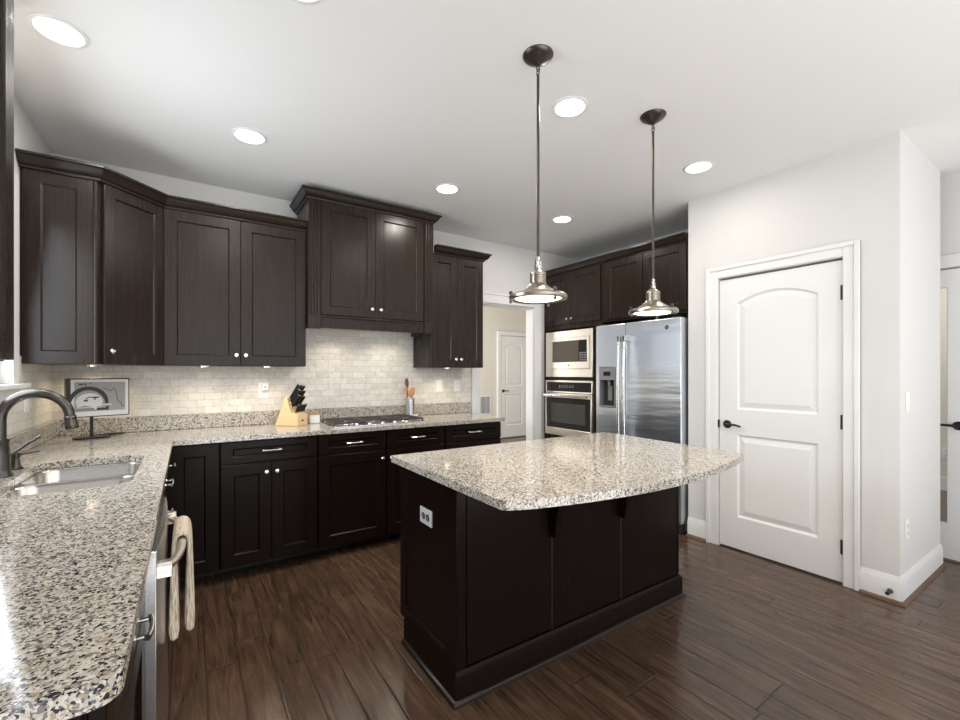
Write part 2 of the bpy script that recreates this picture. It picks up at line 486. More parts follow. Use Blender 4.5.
# pantry closet
PY0, PY1, PZ = 1.020, 1.782, 2.028                       # door opening
b = MB()
b.box(XP, XP + 0.11, YP, PY0, 0, CEIL); b.box(XP, XP + 0.11, PY1, YQ, 0, CEIL); b.box(XP, XP + 0.11, PY0, PY1, PZ, CEIL)
b.box(XP + 0.11, 4.28, YP, YP + 0.11, 0, CEIL); b.box(XP + 0.11, XV + 0.12, YQ - 0.1, YQ, 0, CEIL)
struct(b.build('wall_pantry', 'wall', None))
# wall with the glazed door, next room
GY0, GY1, GZ = 0.632, 1.452, 2.045
b = MB()
b.box(XR, XR + 0.12, YREAR, GY0, 0, CEIL); b.box(XR, XR + 0.12, GY1, YQ - 0.1, 0, CEIL); b.box(XR, XR + 0.12, GY0, GY1, GZ, CEIL)
struct(b.build('wall_right', 'wall', None))
struct(MB().box(7.05, 7.2, -2.0, 3.6, 0, CEIL).build('wall_far_room', 'hallpaint', None))
struct(MB().box(7.035, 7.05, -2.0, 3.6, 0, 0.14).build('baseboard_far_room', 'trim', None))
b = MB(); x0 = XL
for (a, c) in RW:
    b.box(x0, a, YREAR - 0.12, YREAR, 0, CEIL); b.box(a, c, YREAR - 0.12, YREAR, 0, 0.4); b.box(a, c, YREAR - 0.12, YREAR, 2.5, CEIL); x0 = c
b.box(x0, XR, YREAR - 0.12, YREAR, 0, CEIL)
struct(b.build('wall_rear', 'wall', None))
# hall behind the doorway
HY1 = 7.10
b = MB(); b.box(2.3, 6.5, HY1, HY1 + 0.12, 0, CEIL); b.box(2.3, 2.4, YB + 0.12, HY1, 0, CEIL); b.box(6.4, 6.5, YB + 0.12, HY1, 0, CEIL); b.box(XV + 0.12, 6.4, YB + 0.0, YB + 0.12, 0, CEIL)
struct(b.build('wall_hall', 'hallpaint', None))

# ---- doorway trim
b = MB()
yF = YB - 0.018
b.box(DX0 - 0.088, DX0, yF, YB, 0, DZ + 0.088); b.box(DX1, DX1 + 0.1, yF, YB, 0, DZ + 0.088); b.box(DX0, DX1, yF, YB, DZ, DZ + 0.088)
b.box(DX0 - 0.1, DX1 + 0.11, yF - 0.010, YB, DZ + 0.088, DZ + 0.105)
b.box(DX0, DX0 + 0.014, YB, YB + 0.12, 0, DZ); b.box(DX1 - 0.014, DX1, YB, YB + 0.12, 0, DZ); b.box(DX0 + 0.014, DX1 - 0.014, YB, YB + 0.12, DZ - 0.014, DZ)
struct(b.build('trim_1', 'trim', None, bevel=0.003))

# ---- panelled doors
def arch_panel(x0, x1, z0, z1, rise, n=14):
    pts = [(x0, z0), (x1, z0)]
    for k in range(n + 1):
        t = k / n; pts.append((x1 + (x0 - x1) * t, z1 - rise + rise * (1 - (2 * t - 1) ** 2)))
    return pts
def inset(pts, d):
    n = len(pts); out = []
    for i in range(n):
        p0, p, p1 = Vector(pts[i - 1]), Vector(pts[i]), Vector(pts[(i + 1) % n])
        a = (p - p0).normalized(); c = (p1 - p).normalized()
        na = Vector((-a.y, a.x)); nc = Vector((-c.y, c.x)); m = (na + nc).normalized(); m /= max(0.4, m.dot(na))
        out.append((p.x + m.x * d, p.y + m.y * d))
    return out
def panel_slab(b, w, h, panels, th=0.035):
    """door slab in local u (x), z; front faces -y at y=0"""
    bm = b.bm
    def loop(pts, y): return [b.v((p[0], y, p[1])) for p in pts]
    out = [(0, 0), (w, 0), (w, h), (0, h)]
    front = loop(out, 0); edges = [bm.edges.new((front[i], front[(i + 1) % 4])) for i in range(4)]
    rings = []
    for p in panels:
        l0 = loop(p, 0); edges += [bm.edges.new((l0[i], l0[(i + 1) % len(l0)])) for i in range(len(l0))]
        l1 = loop(inset(p, 0.014), 0.012); l2 = loop(inset(p, 0.022), 0.012); l3 = loop(inset(p, 0.054), 0.003)
        rings.append((l0, l1, l2, l3))
    bmesh.ops.triangle_fill(bm, use_beauty=True, edges=edges)
    for rs in rings:
        for a, c in zip(rs, rs[1:]):
            for i in range(len(a)): b.f([a[i], a[(i + 1) % len(a)], c[(i + 1) % len(a)], c[i]])
        b.f(rs[-1])
    back = loop(out, th)
    for i in range(4): b.f([front[i], front[(i + 1) % 4], back[(i + 1) % 4], back[i]], True)
    b.f(back, True)
    bmesh.ops.recalc_face_normals(bm, faces=bm.faces[:])
def lever(root, u, z, direction, local=True):
    b = MB(root, True)
    b.lathe([(0.0, 0.012), (0.024, 0.010), (0.030, 0.004), (0.031, 0.0)], (u, 0, z), (0, -1, 0), 24)
    b.tube([(u, -0.008, z), (u, -0.045, z)], 0.009)
    b.tube([(u, -0.043, z), (u + direction * 0.03, -0.047, z + 0.002), (u + direction * 0.075, -0.045, z + 0.004), (u + direction * 0.115, -0.043, z - 0.006)], [0.010, 0.009, 0.008, 0.007])
    return b.build('door_handle', 'blackmetal')
def hinge(root, u, z):
    b = MB(root, True)
    b.cyl((u, -0.006, z - 0.045), 0.007, 0.09, (0, 0, 1), 12); b.box(u - 0.012, u + 0.004, -0.002, 0.002, z - 0.045, z + 0.045)
    return b.build('hinge', 'blackmetal')
# pantry door: local u runs from far (y=1.778) to near (y=1.024)
dw = PY1 - PY0 - 0.008; dh = PZ - 0.02
pd = thing('door_1', 'white two panel pantry door with arched upper panel and black lever', 'door', (XP + 0.012, PY1 - 0.004, 0.012), -PI / 2)
struct(pd)
b = MB(pd, True)
panel_slab(b, dw, dh - 0.006, [arch_panel(0.125, dw - 0.125, 1.03, 1.885, 0.068), [(0.125, 0.235), (dw - 0.125, 0.235), (dw - 0.125, 0.845), (0.125, 0.845)]])
b.build('door_panel', 'trim', angle=10)
lever(pd, 0.055, 0.915, 1)
for z in (0.22, 0.995, 1.80): hinge(pd, dw + 0.002, z)
MB(pd, True).box(-0.010, 0.001, -0.014, -0.004, 0.885, 0.945).build('latch_plate', 'blackmetal')
# pantry casing
b = MB()
cw = 0.088
x1 = XP
def vcas(y0, y1, z0, z1):
    b.box(x1 - 0.012, x1, y0, y1, z0, z1)
vcas(PY0 - cw, PY0 - 0.004, 0, PZ + cw); vcas(PY1 + 0.004, PY1 + cw, 0, PZ + cw); vcas(PY0 - 0.004, PY1 + 0.004, PZ + 0.004, PZ + cw)
b.box(x1 - 0.022, x1, PY0 - cw, PY0 - cw + 0.028, 0, PZ + cw); b.box(x1 - 0.022, x1, PY1 + cw - 0.028, PY1 + cw, 0, PZ + cw); b.box(x1 - 0.022, x1, PY0 - cw + 0.028, PY1 + cw - 0.028, PZ + cw - 0.028, PZ + cw)
struct(b.build('trim_2', 'trim', None, bevel=0.004))
# baseboards with a wooden shoe
def baseboard(name, path, zt=0.15):
    prof = [(0, 0), (0.014, 0), (0.014, zt - 0.035), (0.010, zt - 0.022), (0.006, zt - 0.008), (0.004, zt), (0, zt)]
    r = struct(MB().sweep(path, prof).build(name, 'trim', None))
    sh = [(0.014, 0.0), (0.030, 0.0), (0.028, 0.010), (0.022, 0.017), (0.014, 0.019)]
    s = MB(); s.sweep(path, sh); s.build('shoe_molding', 'shoe', r)
    return r
baseboard('baseboard_pantry', [(XP, PY0 - cw - 0.001), (XP, YP), (4.28, YP)])
baseboard('baseboard_pantry_left', [(XP, YQ), (XP, PY1 + cw + 0.001)])
baseboard('baseboard_right', [(XR, GY0 - 0.091), (XR, YREAR)])
baseboard('baseboard_hall', [(2.4, HY1), (5.05, HY1)])
# hall door (panel door seen through the doorway)
hx0, hx1 = 5.20, 5.86
hd = struct(thing('door_2', 'white panelled hall door seen through the doorway', 'door', (hx0, HY1 - 0.036, 0.02)))
b = MB(hd, True); hw = hx1 - hx0
panel_slab(b, hw, 2.03, [arch_panel(0.11, hw - 0.11, 1.03, 1.885, 0.08), [(0.11, 0.235), (hw - 0.11, 0.235), (hw - 0.11, 0.86), (0.11, 0.86)]])
b.build('door_panel', 'trim', angle=10); lever(hd, 0.06, 0.93, 1)
for z in (0.22, 1.0, 1.8): hinge(hd, hw + 0.002, z)
b = MB(); b.box(hx0 - 0.08, hx0 - 0.003, HY1 - 0.05, HY1, 0, 2.14); b.box(hx1 + 0.003, hx1 + 0.08, HY1 - 0.05, HY1, 0, 2.14); b.box(hx0 - 0.003, hx1 + 0.003, HY1 - 0.05, HY1, 2.06, 2.14)
struct(b.build('trim_3', 'trim', None, bevel=0.004))
# glazed door at the far right
gd = struct(thing('door_3', 'white glazed door with black lever at the right edge', 'door', (XR + 0.01, GY1 - 0.004, 0.012), -PI / 2))
gw = GY1 - GY0 - 0.008
b = MB(gd, True)
b.prism([(0, 0), (gw, 0), (gw, 2.025), (0, 2.025)], 0, 0.04, [[(0.115, 0.245), (gw - 0.115, 0.245), (gw - 0.115, 1.90), (0.115, 1.90)]], 'xz')
b.build('door_frame', 'trim', bevel=0.004)
MB(gd, True).box(0.116, gw - 0.116, 0.016, 0.022, 0.246, 1.899).build('glass_pane', 'glass')
b = MB()
b.box(XR - 0.018, XR, GY0 - 0.09, GY0 - 0.002, 0, GZ + 0.09); b.box(XR - 0.018, XR, GY1 + 0.002, GY1 + 0.09, 0, GZ + 0.09); b.box(XR - 0.018, XR, GY0 - 0.002, GY1 + 0.002, GZ + 0.004, GZ + 0.09)
struct(b.build('trim_4', 'trim', None, bevel=0.004))

# ---- sink window
wd = struct(thing('window_1', 'white window over the sink', 'window', (XL - 0.06, (WY0 + WY1) / 2, WZ0)))
b = MB(wd)
for (y0, y1, z0, z1) in ((WY0, WY0 + 0.05, WZ0, WZ1), (WY1 - 0.05, WY1, WZ0, WZ1), (WY0 + 0.05, WY1 - 0.05, WZ0, WZ0 + 0.05), (WY0 + 0.05, WY1 - 0.05, WZ1 - 0.05, WZ1), (2.375, 2.425, WZ0 + 0.05, WZ1 - 0.05), (WY0 + 0.05, 2.375, 1.71, 1.75), (2.425, WY1 - 0.05, 1.71, 1.75)):
    b.box(XL - 0.10, XL - 0.05, y0, y1, z0, z1)
b.build('window_frame', 'trim', bevel=0.003)
b = MB(wd)
for y0, y1 in ((WY0 + 0.05, 2.375), (2.425, WY1 - 0.05)):
    for z0, z1 in ((WZ0 + 0.05, 1.71), (1.75, WZ1 - 0.05)): b.box(XL - 0.078, XL - 0.072, y0, y1, z0, z1)
b.build('window_glass', 'glass')
b = MB(wd); b.box(XL - 0.05, XL + 0.055, WY0 - 0.115, WY1 + 0.115, WZ0 - 0.022, WZ0); b.box(XL, XL + 0.014, WY0 - 0.09, WY1 + 0.09, WZ0 - 0.075, WZ0 - 0.022)
b.build('window_sill', 'trim', bevel=0.003)
b = MB(wd)
b.box(XL, XL + 0.018, WY0 - 0.09, WY0, WZ0, WZ1 + 0.09); b.box(XL, XL + 0.018, WY1, WY1 + 0.09, WZ0, WZ1 + 0.09); b.box(XL, XL + 0.018, WY0, WY1, WZ1, WZ1 + 0.09)
b.build('window_casing', 'trim', bevel=0.003)
# rear windows (behind the camera, they bring the daylight)
k = 2
for (a, c) in RW:
    b = MB()
    for (x0, x1, z0, z1) in ((a, a + 0.05, 0.4, 2.5), (c - 0.05, c, 0.4, 2.5), (a + 0.05, c - 0.05, 0.4, 0.45), (a + 0.05, c - 0.05, 2.45, 2.5), (a + 0.05, c - 0.05, 1.42, 1.47)):
        b.box(x0, x1, YREAR - 0.10, YREAR - 0.05, z0, z1)
    struct(b.build('window_%d' % k, 'trim', None)); k += 1

# ---- backsplash tile
TZ = CT + 0.102
b = MB()
b.box(XL + 0.009, 2.405, YB - 0.009, YB - 0.0005, TZ - 0.09, 1.68)
struct(b.build('wall_tile_back', 'tile', None))
b = MB()
b.box(XL + 0.0005, XL + 0.009, 3.092, YB - 0.0005, TZ - 0.09, 1.40); b.box(XL + 0.0005, XL + 0.009, 0.74, 3.092, TZ - 0.09, WZ0 - 0.076)
struct(b.build('wall_tile_left', 'tile', None))

# ================================================================== cabinets
UE, BE = 'espresso', 'espresso_shaded'
def knob(door, u, z, d=-0.02):
    b = MB(door, True)
    b.lathe([(0.0055, 0.0), (0.005, 0.012), (0.009, 0.016), (0.0145, 0.020), (0.0150, 0.024), (0.011, 0.029), (0.0, 0.030)], (u, d, z), (0, -1, 0), 16)
    return b.build('knob', 'chrome')
def pull(front, u, z, d=-0.02, w=0.115):
    b = MB(front, True)
    for s in (-1, 1): b.tube([(u + s * w * 0.42, d, z), (u + s * w * 0.42, d - 0.024, z)], 0.0045, 10); b.lathe([(0.009, 0), (0.006, 0.005)], (u + s * w * 0.42, d, z), (0, -1, 0), 12)
    b.tube([(u - w * 0.5, d - 0.024, z), (u - w * 0.25, d - 0.028, z), (u, d - 0.029, z), (u + w * 0.25, d - 0.028, z), (u + w * 0.5, d - 0.024, z)], [0.0065, 0.005, 0.0045, 0.005, 0.0065], 10)
    return b.build('pull', 'chrome')
def front(root, name, u0, u1, z0, z1, wood, fr=0.070, kn=None, pl=None):
    b = MB(root, True); b.shaker(u0, u1, z0, z1, -0.020, -0.001, 0.064 if fr < 0.05 else fr, rail=fr if fr < 0.05 else None)
    o = b.build(name, wood)
    if kn: knob(o, *kn)
    if pl: pull(o, *pl)
    return o
TOE, RECESS = 0.085, 0.165
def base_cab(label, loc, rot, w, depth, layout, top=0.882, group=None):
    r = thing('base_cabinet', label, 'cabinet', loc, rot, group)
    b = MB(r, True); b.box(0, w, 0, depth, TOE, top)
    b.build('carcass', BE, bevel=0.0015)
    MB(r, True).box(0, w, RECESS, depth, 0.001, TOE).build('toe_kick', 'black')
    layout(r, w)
    return r
zt, zd, zb = 0.876, 0.736, 0.092
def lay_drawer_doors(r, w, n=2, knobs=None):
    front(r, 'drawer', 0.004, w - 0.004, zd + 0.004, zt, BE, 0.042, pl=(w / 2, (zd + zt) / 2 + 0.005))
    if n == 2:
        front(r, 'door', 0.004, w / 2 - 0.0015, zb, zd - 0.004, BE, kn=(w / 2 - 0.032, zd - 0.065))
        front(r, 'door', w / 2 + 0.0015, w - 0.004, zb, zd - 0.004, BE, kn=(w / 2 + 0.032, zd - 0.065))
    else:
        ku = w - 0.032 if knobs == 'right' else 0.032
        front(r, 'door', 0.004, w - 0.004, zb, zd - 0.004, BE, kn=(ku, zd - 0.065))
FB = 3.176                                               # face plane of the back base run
D = YB - FB - 0.004
base_cab('dark base cabinet in the inner corner with one full-height door', (-0.102, FB, 0), 0, 0.267, D,
         lambda r, w: front(r, 'door', 0.012, w - 0.004, zb, zt, BE))
base_cab('dark base cabinet with one drawer over two knobbed doors, below the knife block', (0.168, FB, 0), 0, 0.582, D, lay_drawer_doors)
base_cab('dark base cabinet with single wide door below the cooktop, knob at its top right', (0.754, FB, 0), 0, 0.496, D, lambda r, w: lay_drawer_doors(r, w, 1, 'right'))
base_cab('dark base cabinet partly hidden by the island corner, right of the single wide door', (1.254, FB, 0), 0, 0.503, D, lambda r, w: lay_drawer_doors(r, w, 1, 'left'))
base_cab('dark base cabinet at the end of the back run, beside the hall doorway', (1.761, FB, 0), 0, 0.566, D, lay_drawer_doors)
FL = -0.104                                              # face plane of the left base run
DL = FL - XL - 0.004
def lay_near(r, w):
    front(r, 'drawer', 0.004, w - 0.004, zd + 0.004, zt, BE, 0.042, pl=(w / 2 + 0.06, 0.790, -0.02, 0.09))
    front(r, 'door', 0.004, w - 0.004, zb, zd - 0.004, BE, kn=(0.035, zd - 0.065))
nb = base_cab('dark base cabinet at the near end of the left counter', (FL - 0.006, 0.765, 0), PI / 2, 0.615, DL - 0.012, lay_near)
b = MB(nb, True); T0 = b.T.copy(); b.T = Matrix.Rotation(-PI / 2, 4, 'Z'); b.shaker(-DL + 0.018, -0.002, TOE, 0.88, -0.014, -0.001, 0.06); b.build('end_panel', BE)
def lay_sink(r, w):
    front(r, 'false_drawer', 0.004, w - 0.004, zd + 0.004, zt, BE, 0.042, pl=(w / 2, 0.81))
    front(r, 'door', 0.004, w / 2 - 0.0015, zb, zd - 0.004, BE, kn=(w / 2 - 0.032, zd - 0.065))
    front(r, 'door', w / 2 + 0.0015, w - 0.004, zb, zd - 0.004, BE, kn=(w / 2 + 0.032, zd - 0.065))
def sink_base():
    r = thing('base_cabinet', 'dark sink base cabinet below the sink, beyond the dishwasher', 'cabinet', (FL, 1.995, 0), PI / 2)
    w = 0.935
    b = MB(r, True)
    b.box(0, 0.018, 0, DL, TOE, 0.882); b.box(w - 0.018, w, 0, DL, TOE, 0.882); b.box(0.018, w - 0.018, DL - 0.012, DL, TOE, 0.882)
    b.box(0.018, w - 0.018, 0, DL - 0.012, TOE, TOE + 0.018); b.box(0.018, w - 0.018, 0, 0.018, 0.70, 0.882)
    b.build('carcass', BE, bevel=0.0015)
    MB(r, True).box(0, w, RECESS, DL, 0.001, TOE).build('toe_kick', 'black')
    lay_sink(r, w)
sink_base()
base_cab('dark narrow cabinet of the left run tucked into the inner corner', (FL, 2.934, 0), PI / 2, 0.222, DL,
         lambda r, w: front(r, 'door', 0.004, w - 0.03, zb, zt, BE, 0.045, kn=(0.035, 0.80)))

# ---- wall cabinets
UZ0, UZ1 = 1.360, 2.372
CROWN = [(0.0, 0.0), (0.008, 0.0), (0.012, 0.008), (0.012, 0.013), (0.020, 0.015), (0.029, 0.021), (0.037, 0.031), (0.044, 0.043), (0.050, 0.054), (0.058, 0.057), (0.060, 0.060), (0.060, 0.070), (0.0, 0.070)]
def crown(root, path, z, k=1.0):
    b = MB(root); b.sweep(path, [(o * k, z + h * k) for o, h in CROWN]); return b.build('crown', 'espresso_trim', angle=25)
def wall_cab(label, loc, rot, w, depth, z0, z1, doors, dz0=None, dz1=None):
    r = thing('wall_cabinet', label, 'cabinet', loc, rot)
    MB(r, True).box(0, w, 0, depth, z0, z1).build('carcass', UE, bevel=0.0015)
    for (u0, u1, ku) in doors:
        front(r, 'door', u0, u1, (dz0 or z0) + 0.003, (dz1 or z1) - 0.012, UE, 0.066, kn=(ku, (dz0 or z0) + 0.075) if ku is not None else None)
    return r
UF = YB - 0.336
c1 = wall_cab('dark two-door wall cabinet between the corner cabinet and the range hood cabinet', (-0.128, UF, 0), 0, 0.861, 0.334, UZ0, UZ1,
              [(0.003, 0.431, 0.404), (0.434, 0.858, 0.462)])
crown(c1, [(-0.128, UF - 0.02), (0.7325, UF - 0.02)], UZ1 - 0.014)
c2 = wall_cab('dark two-door wall cabinet right of the range hood, beside the doorway', (1.762, UF, 0), 0, 0.558, 0.334, UZ0, UZ1,
              [(0.003, 0.2775, 0.252), (0.2805, 0.555, 0.306)])
crown(c2, [(1.796, UF - 0.02), (2.322, UF - 0.02), (2.322, YB - 0.003)], UZ1 - 0.014)
# corner cabinet with diagonal door
cr = thing('wall_cabinet', 'dark diagonal corner wall cabinet with panelled side and single door', 'cabinet', (-0.41, 3.47, UZ0))
A, B_ = Vector((-0.407, 3.17)), Vector((-0.131, 3.458))
MB(cr).prism([(XL + 0.002, 3.17), (A.x, A.y), (B_.x, B_.y), (-0.131, YB - 0.002), (XL + 0.002, YB - 0.002)], UZ0, UZ1).build('carcass', UE)
ang = math.atan2(B_.y - A.y, B_.x - A.x); Ld = (B_ - A).length
Minv = cr.matrix_basis.inverted()
b = MB(cr); b.T = Minv @ Matrix.Translation((A.x, A.y, 0)) @ Matrix.Rotation(ang, 4, 'Z')
b.shaker(0.016, Ld - 0.012, UZ0 + 0.003, UZ1 - 0.012, -0.020, -0.001, 0.060); dr = b.build('door', UE)
kb = MB(dr); kb.T = b.T
kb.lathe([(0.0055, 0.0), (0.005, 0.012), (0.009, 0.016), (0.0145, 0.020), (0.0150, 0.024), (0.011, 0.029), (0.0, 0.030)], (0.045, -0.02, UZ0 + 0.075), (0, -1, 0), 16)
kb.build('knob', 'chrome')
b = MB(cr); b.T = Minv @ Matrix.Translation((0, 3.17, 0)); b.shaker(XL + 0.014, A.x - 0.020, UZ0, UZ1 - 0.008, -0.018, -0.001, 0.066, 0.008); b.build('side_panel', UE)
b = MB(cr); b.cyl((A.x - 0.012, 3.160, UZ0), 0.012, UZ1 - UZ0 - 0.008, (0, 0, 1), 16); b.build('corner_bead', UE)
crown(cr, [(XL + 0.003, 3.150), (A.x + 0.006, 3.150), (-0.126, UF - 0.02)], UZ1 - 0.014)
# near wall cabinet at the left edge
nc = wall_cab('dark wall cabinet at the left edge, on the near side of the sink window', (-0.411, 0.79, 0), PI / 2, 0.902, 0.302, UZ0 - 0.015, UZ1,
              [(0.003, 0.4495, 0.42), (0.4525, 0.899, 0.482)])
crown(nc, [(XL + 0.003, 0.79), (-0.391, 0.79), (-0.391, 1.692), (XL + 0.003, 1.692)], UZ1 - 0.014)
# range hood cabinet
HF, HX0, HX1, HZ0, HZ1 = 3.384, 0.735, 1.755, 1.648, 2.605
hc = thing('hood_cabinet', 'tall dark range hood cabinet with fluted pilasters and crown, above the cooktop', 'cabinet', (HX0, HF, 0))
hw_ = HX1 - HX0
b = MB(hc, True)
dep = YB - HF - 0.012
b.box(0, 0.02, 0, dep, HZ0, HZ1); b.box(hw_ - 0.02, hw_, 0, dep, HZ0, HZ1); b.box(0.02, hw_ - 0.02, 0, dep, HZ0 + 0.07, HZ1)
b.build('carcass', UE, bevel=0.0015)
for u0 in (0.0, hw_ - 0.084):
    b = MB(hc, True)
    out = [(u0, -0.001)]
    # fluted cross-section
    W0 = 0.084; pts = [(u0, -0.024)]
    for k in range(3):
        cx = u0 + 0.020 + k * 0.022
        for j in range(7):
            a = PI * j / 6; pts.append((cx - 0.008 * math.cos(a), -0.024 + 0.007 * math.sin(a)))
    pts += [(u0 + W0, -0.024), (u0 + W0, -0.001), (u0, -0.001)]
    b.prism(pts, HZ0 + 0.095, HZ1); b.build('pilaster', UE, angle=20)
    b = MB(hc, True); b.box(u0 - 0.003, u0 + 0.087, -0.032, -0.001, HZ0 - 0.008, HZ0 + 0.094); b.build('plinth_block', UE, bevel=0.004)
b = MB(hc, True); b.box(0.088, hw_ - 0.088, -0.018, 0.02, HZ0 + 0.0, HZ0 + 0.080); b.box(0.088, hw_ - 0.088, -0.026, -0.001, HZ0 + 0.080, HZ0 + 0.094); b.build('valance', UE, bevel=0.002)
mid = hw_ / 2
front(hc, 'door', 0.089, mid - 0.0015, HZ0 + 0.100, HZ1 - 0.008, UE, 0.064, kn=(mid - 0.036, HZ0 + 0.165))
front(hc, 'door', mid + 0.0015, hw_ - 0.089, HZ0 + 0.100, HZ1 - 0.008, UE, 0.064, kn=(mid + 0.036, HZ0 + 0.165))
crown(hc, [(HX0, YB - 0.003), (HX0, HF - 0.022), (HX1, HF - 0.022), (HX1, YB - 0.003)], HZ1 - 0.014, 0.92)
b = MB(hc, True); b.box(0.03, hw_ - 0.03, 0.03, dep - 0.01, HZ0 + 0.045, HZ0 + 0.068)
b.build('hood_liner', 'steel', bevel=0.003)
for u in (0.28, hw_ - 0.28):
    b = MB(hc, True); b.cyl((u, 0.12, HZ0 + 0.040), 0.03, 0.004); b.build('hood_light', 'puck')
    lamp('SPOT', 'hood_bulb', hc, (u, 0.16, HZ0 + 0.03), 5, (1.0, 0.90, 0.76), 0.03, 140)

# ---- oven tower and cabinet over the refrigerator (face plane x = 3.39)
XF = 3.392
tw = thing('oven_tower', 'tall dark oven cabinet beside the refrigerator holding microwave and wall oven', 'cabinet', (XF, 3.770, 0), -PI / 2)
TW, TD, TZ1 = 0.835, 0.58, 2.405
b = MB(tw, True)
b.box(0, 0.02, 0, TD, 0.085, TZ1); b.box(TW - 0.02, TW, 0, TD, 0.085, TZ1)
b.box(0.02, TW - 0.02, 0, TD, 1.785, TZ1)
b.box(0.02, TW - 0.02, 0, TD, 1.236, 1.266); b.box(0.02, TW - 0.02, 0, TD, 0.085, 0.625); b.box(0.02, TW - 0.02, TD - 0.02, TD, 0.625, 1.785)
b.box(0.02, 0.055, 0, 0.02, 0.625, 1.785); b.box(0.742, TW - 0.02, 0, 0.02, 0.625, 1.785)
b.build('carcass', UE, bevel=0.0015)
MB(tw, True).box(0, TW, 0.07, TD, 0.001, 0.084).build('toe_kick', 'black')
front(tw, 'door', 0.045, 0.4225, 1.835, 2.378, UE, 0.06, kn=(0.39, 1.885)); front(tw, 'door', 0.4255, 0.828, 1.835, 2.378, UE, 0.06, kn=(0.458, 1.885))
front(tw, 'drawer', 0.03, 0.805, 0.10, 0.60, UE, 0.06, pl=(0.42, 0.5))
crown(tw, [(XF - 0.001, 3.770), (XF - 0.001, 2.9355)], TZ1 - 0.026)
fc = thing('wall_cabinet', 'dark two-door cabinet above the steel refrigerator', 'cabinet', (XF, 2.9335, 0), -PI / 2)
MB(fc, True).box(0, 0.893, 0, TD, 1.805, TZ1).build('carcass', UE, bevel=0.0015)
front(fc, 'door', 0.055, 0.474, 1.828, 2.378, UE, 0.06); front(fc, 'door', 0.482, 0.888, 1.828, 2.378, UE, 0.06)
crown(fc, [(XF - 0.001, 2.9335), (XF - 0.001, 2.034)], TZ1 - 0.026)

# ================================================================== countertops and sink
SX0, SX1, SY0, SY1 = -0.545, -0.172, 2.02, 2.705
ct = thing('countertop', 'speckled granite L-shaped countertop along the left and back walls', 'countertop', (XL, YB, CT))
out = [(XL + 0.002, 0.738)]
r = 0.035
for k in range(7):
    a = R(-90 + 90 * k / 6); out.append((XE - r + r * math.cos(a), 0.738 + r + r * math.sin(a)))
out += [(XE, YF), (2.362, YF), (2.362, YB - 0.012), (XL + 0.002, YB - 0.012)]
MB(ct).prism(out, CT - 0.031, CT, [rrect(SX0, SX1, SY0, SY1, 0.075, 8)]).build('slab', 'granite', bevel=0.004)
MB(ct).box(XL + 0.010, 2.385, YB - 0.032, YB - 0.010, CT + 0.0005, CT + 0.102).build('backsplash', 'granite', bevel=0.003)
MB(ct).box(XL + 0.010, XL + 0.032, 0.74, YB - 0.033, CT + 0.0005, CT + 0.102).build('backsplash', 'granite', bevel=0.003)
# undermount double sink
sk = thing('kitchen_sink', 'stainless double-bowl undermount sink in the left granite counter', 'sink', ((SX0 + SX1) / 2, (SY0 + SY1) / 2, 0.68))
SR = CT - 0.033
def bowl(b, y0, y1, zr=SR, zf=0.70):
    def ring(i, z, rr): return [b.v((x, y, z)) for x, y in rrect(SX0 - 0.004 + i, SX1 + 0.004 - i, y0 + i, y1 - i, rr, 8)]
    rs = [ring(0.0, zr, 0.07), ring(0.006, zr - 0.012, 0.066), ring(0.010, zf + 0.03, 0.062), ring(0.02, zf + 0.008, 0.055), ring(0.045, zf, 0.04)]
    for a, c in zip(rs, rs[1:]):
        n = len(a)
        for i in range(n): b.f([a[i], a[(i + 1) % n], c[(i + 1) % n], c[i]], True)
    b.f(rs[-1])
b = MB(sk); YD = 2.372
bowl(b, SY0 - 0.004, YD - 0.010); o = b.build('bowl', 'sinksteel')
b = MB(sk); bowl(b, YD + 0.010, SY1 + 0.004); o = b.build('bowl', 'sinksteel')
b = MB(sk)
b.prism(rrect(SX0 - 0.03, SX1 + 0.03, SY0 - 0.03, SY1 + 0.03, 0.08, 8), SR - 0.004, SR, [rrect(SX0 - 0.004, SX1 + 0.004, SY0 - 0.004, YD - 0.010, 0.07, 8), rrect(SX0 - 0.004, SX1 + 0.004, YD + 0.010, SY1 + 0.004, 0.07, 8)])
b.build('rim', 'sinksteel', bevel=0.002)
for y in (2.19, 2.54):
    MB(sk).lathe([(0.0, 0.001), (0.02, 0.001), (0.03, 0.004), (0.042, 0.004), (0.044, 0.001), (0.044, 0.0005)], (-0.36, y, 0.700)).build('drain', 'chrome')

# faucet
fx, fy = -0.598, 2.42
fa = thing('faucet', 'dark gunmetal gooseneck faucet behind the sink', 'faucet', (fx, fy, CT))
b = MB(fa); b.lathe([(0.036, 0.001), (0.036, 0.008), (0.031, 0.016), (0.030, 0.030), (0.027, 0.09), (0.0245, 0.132), (0.026, 0.136), (0.026, 0.142), (0.018, 0.145), (0.017, 0.146)], (fx, fy, CT), seg=28); b.build('body', 'gunmetal')
pts = [(fx, fy, CT + 0.13), (fx, fy, CT + 0.20)]
ra = 0.099
for k in range(0, 15):
    a = R(180 - 178 * k / 14); pts.append((fx + ra + ra * math.cos(a), fy, CT + 0.220 + ra * math.sin(a)))
b = MB(fa); b.tube(pts, 0.0175, 18); b.build('spout', 'gunmetal')
e = Vector(pts[-1]); dvec = (Vector(pts[-1]) - Vector(pts[-2])).normalized()
b = MB(fa); b.lathe([(0.0185, 0.0), (0.0205, 0.003), (0.0205, 0.009), (0.0195, 0.012), (0.0215, 0.03), (0.0225, 0.044), (0.0205, 0.052), (0.0, 0.052)], e, dvec, 24); b.build('spray_head', 'gunmetal')
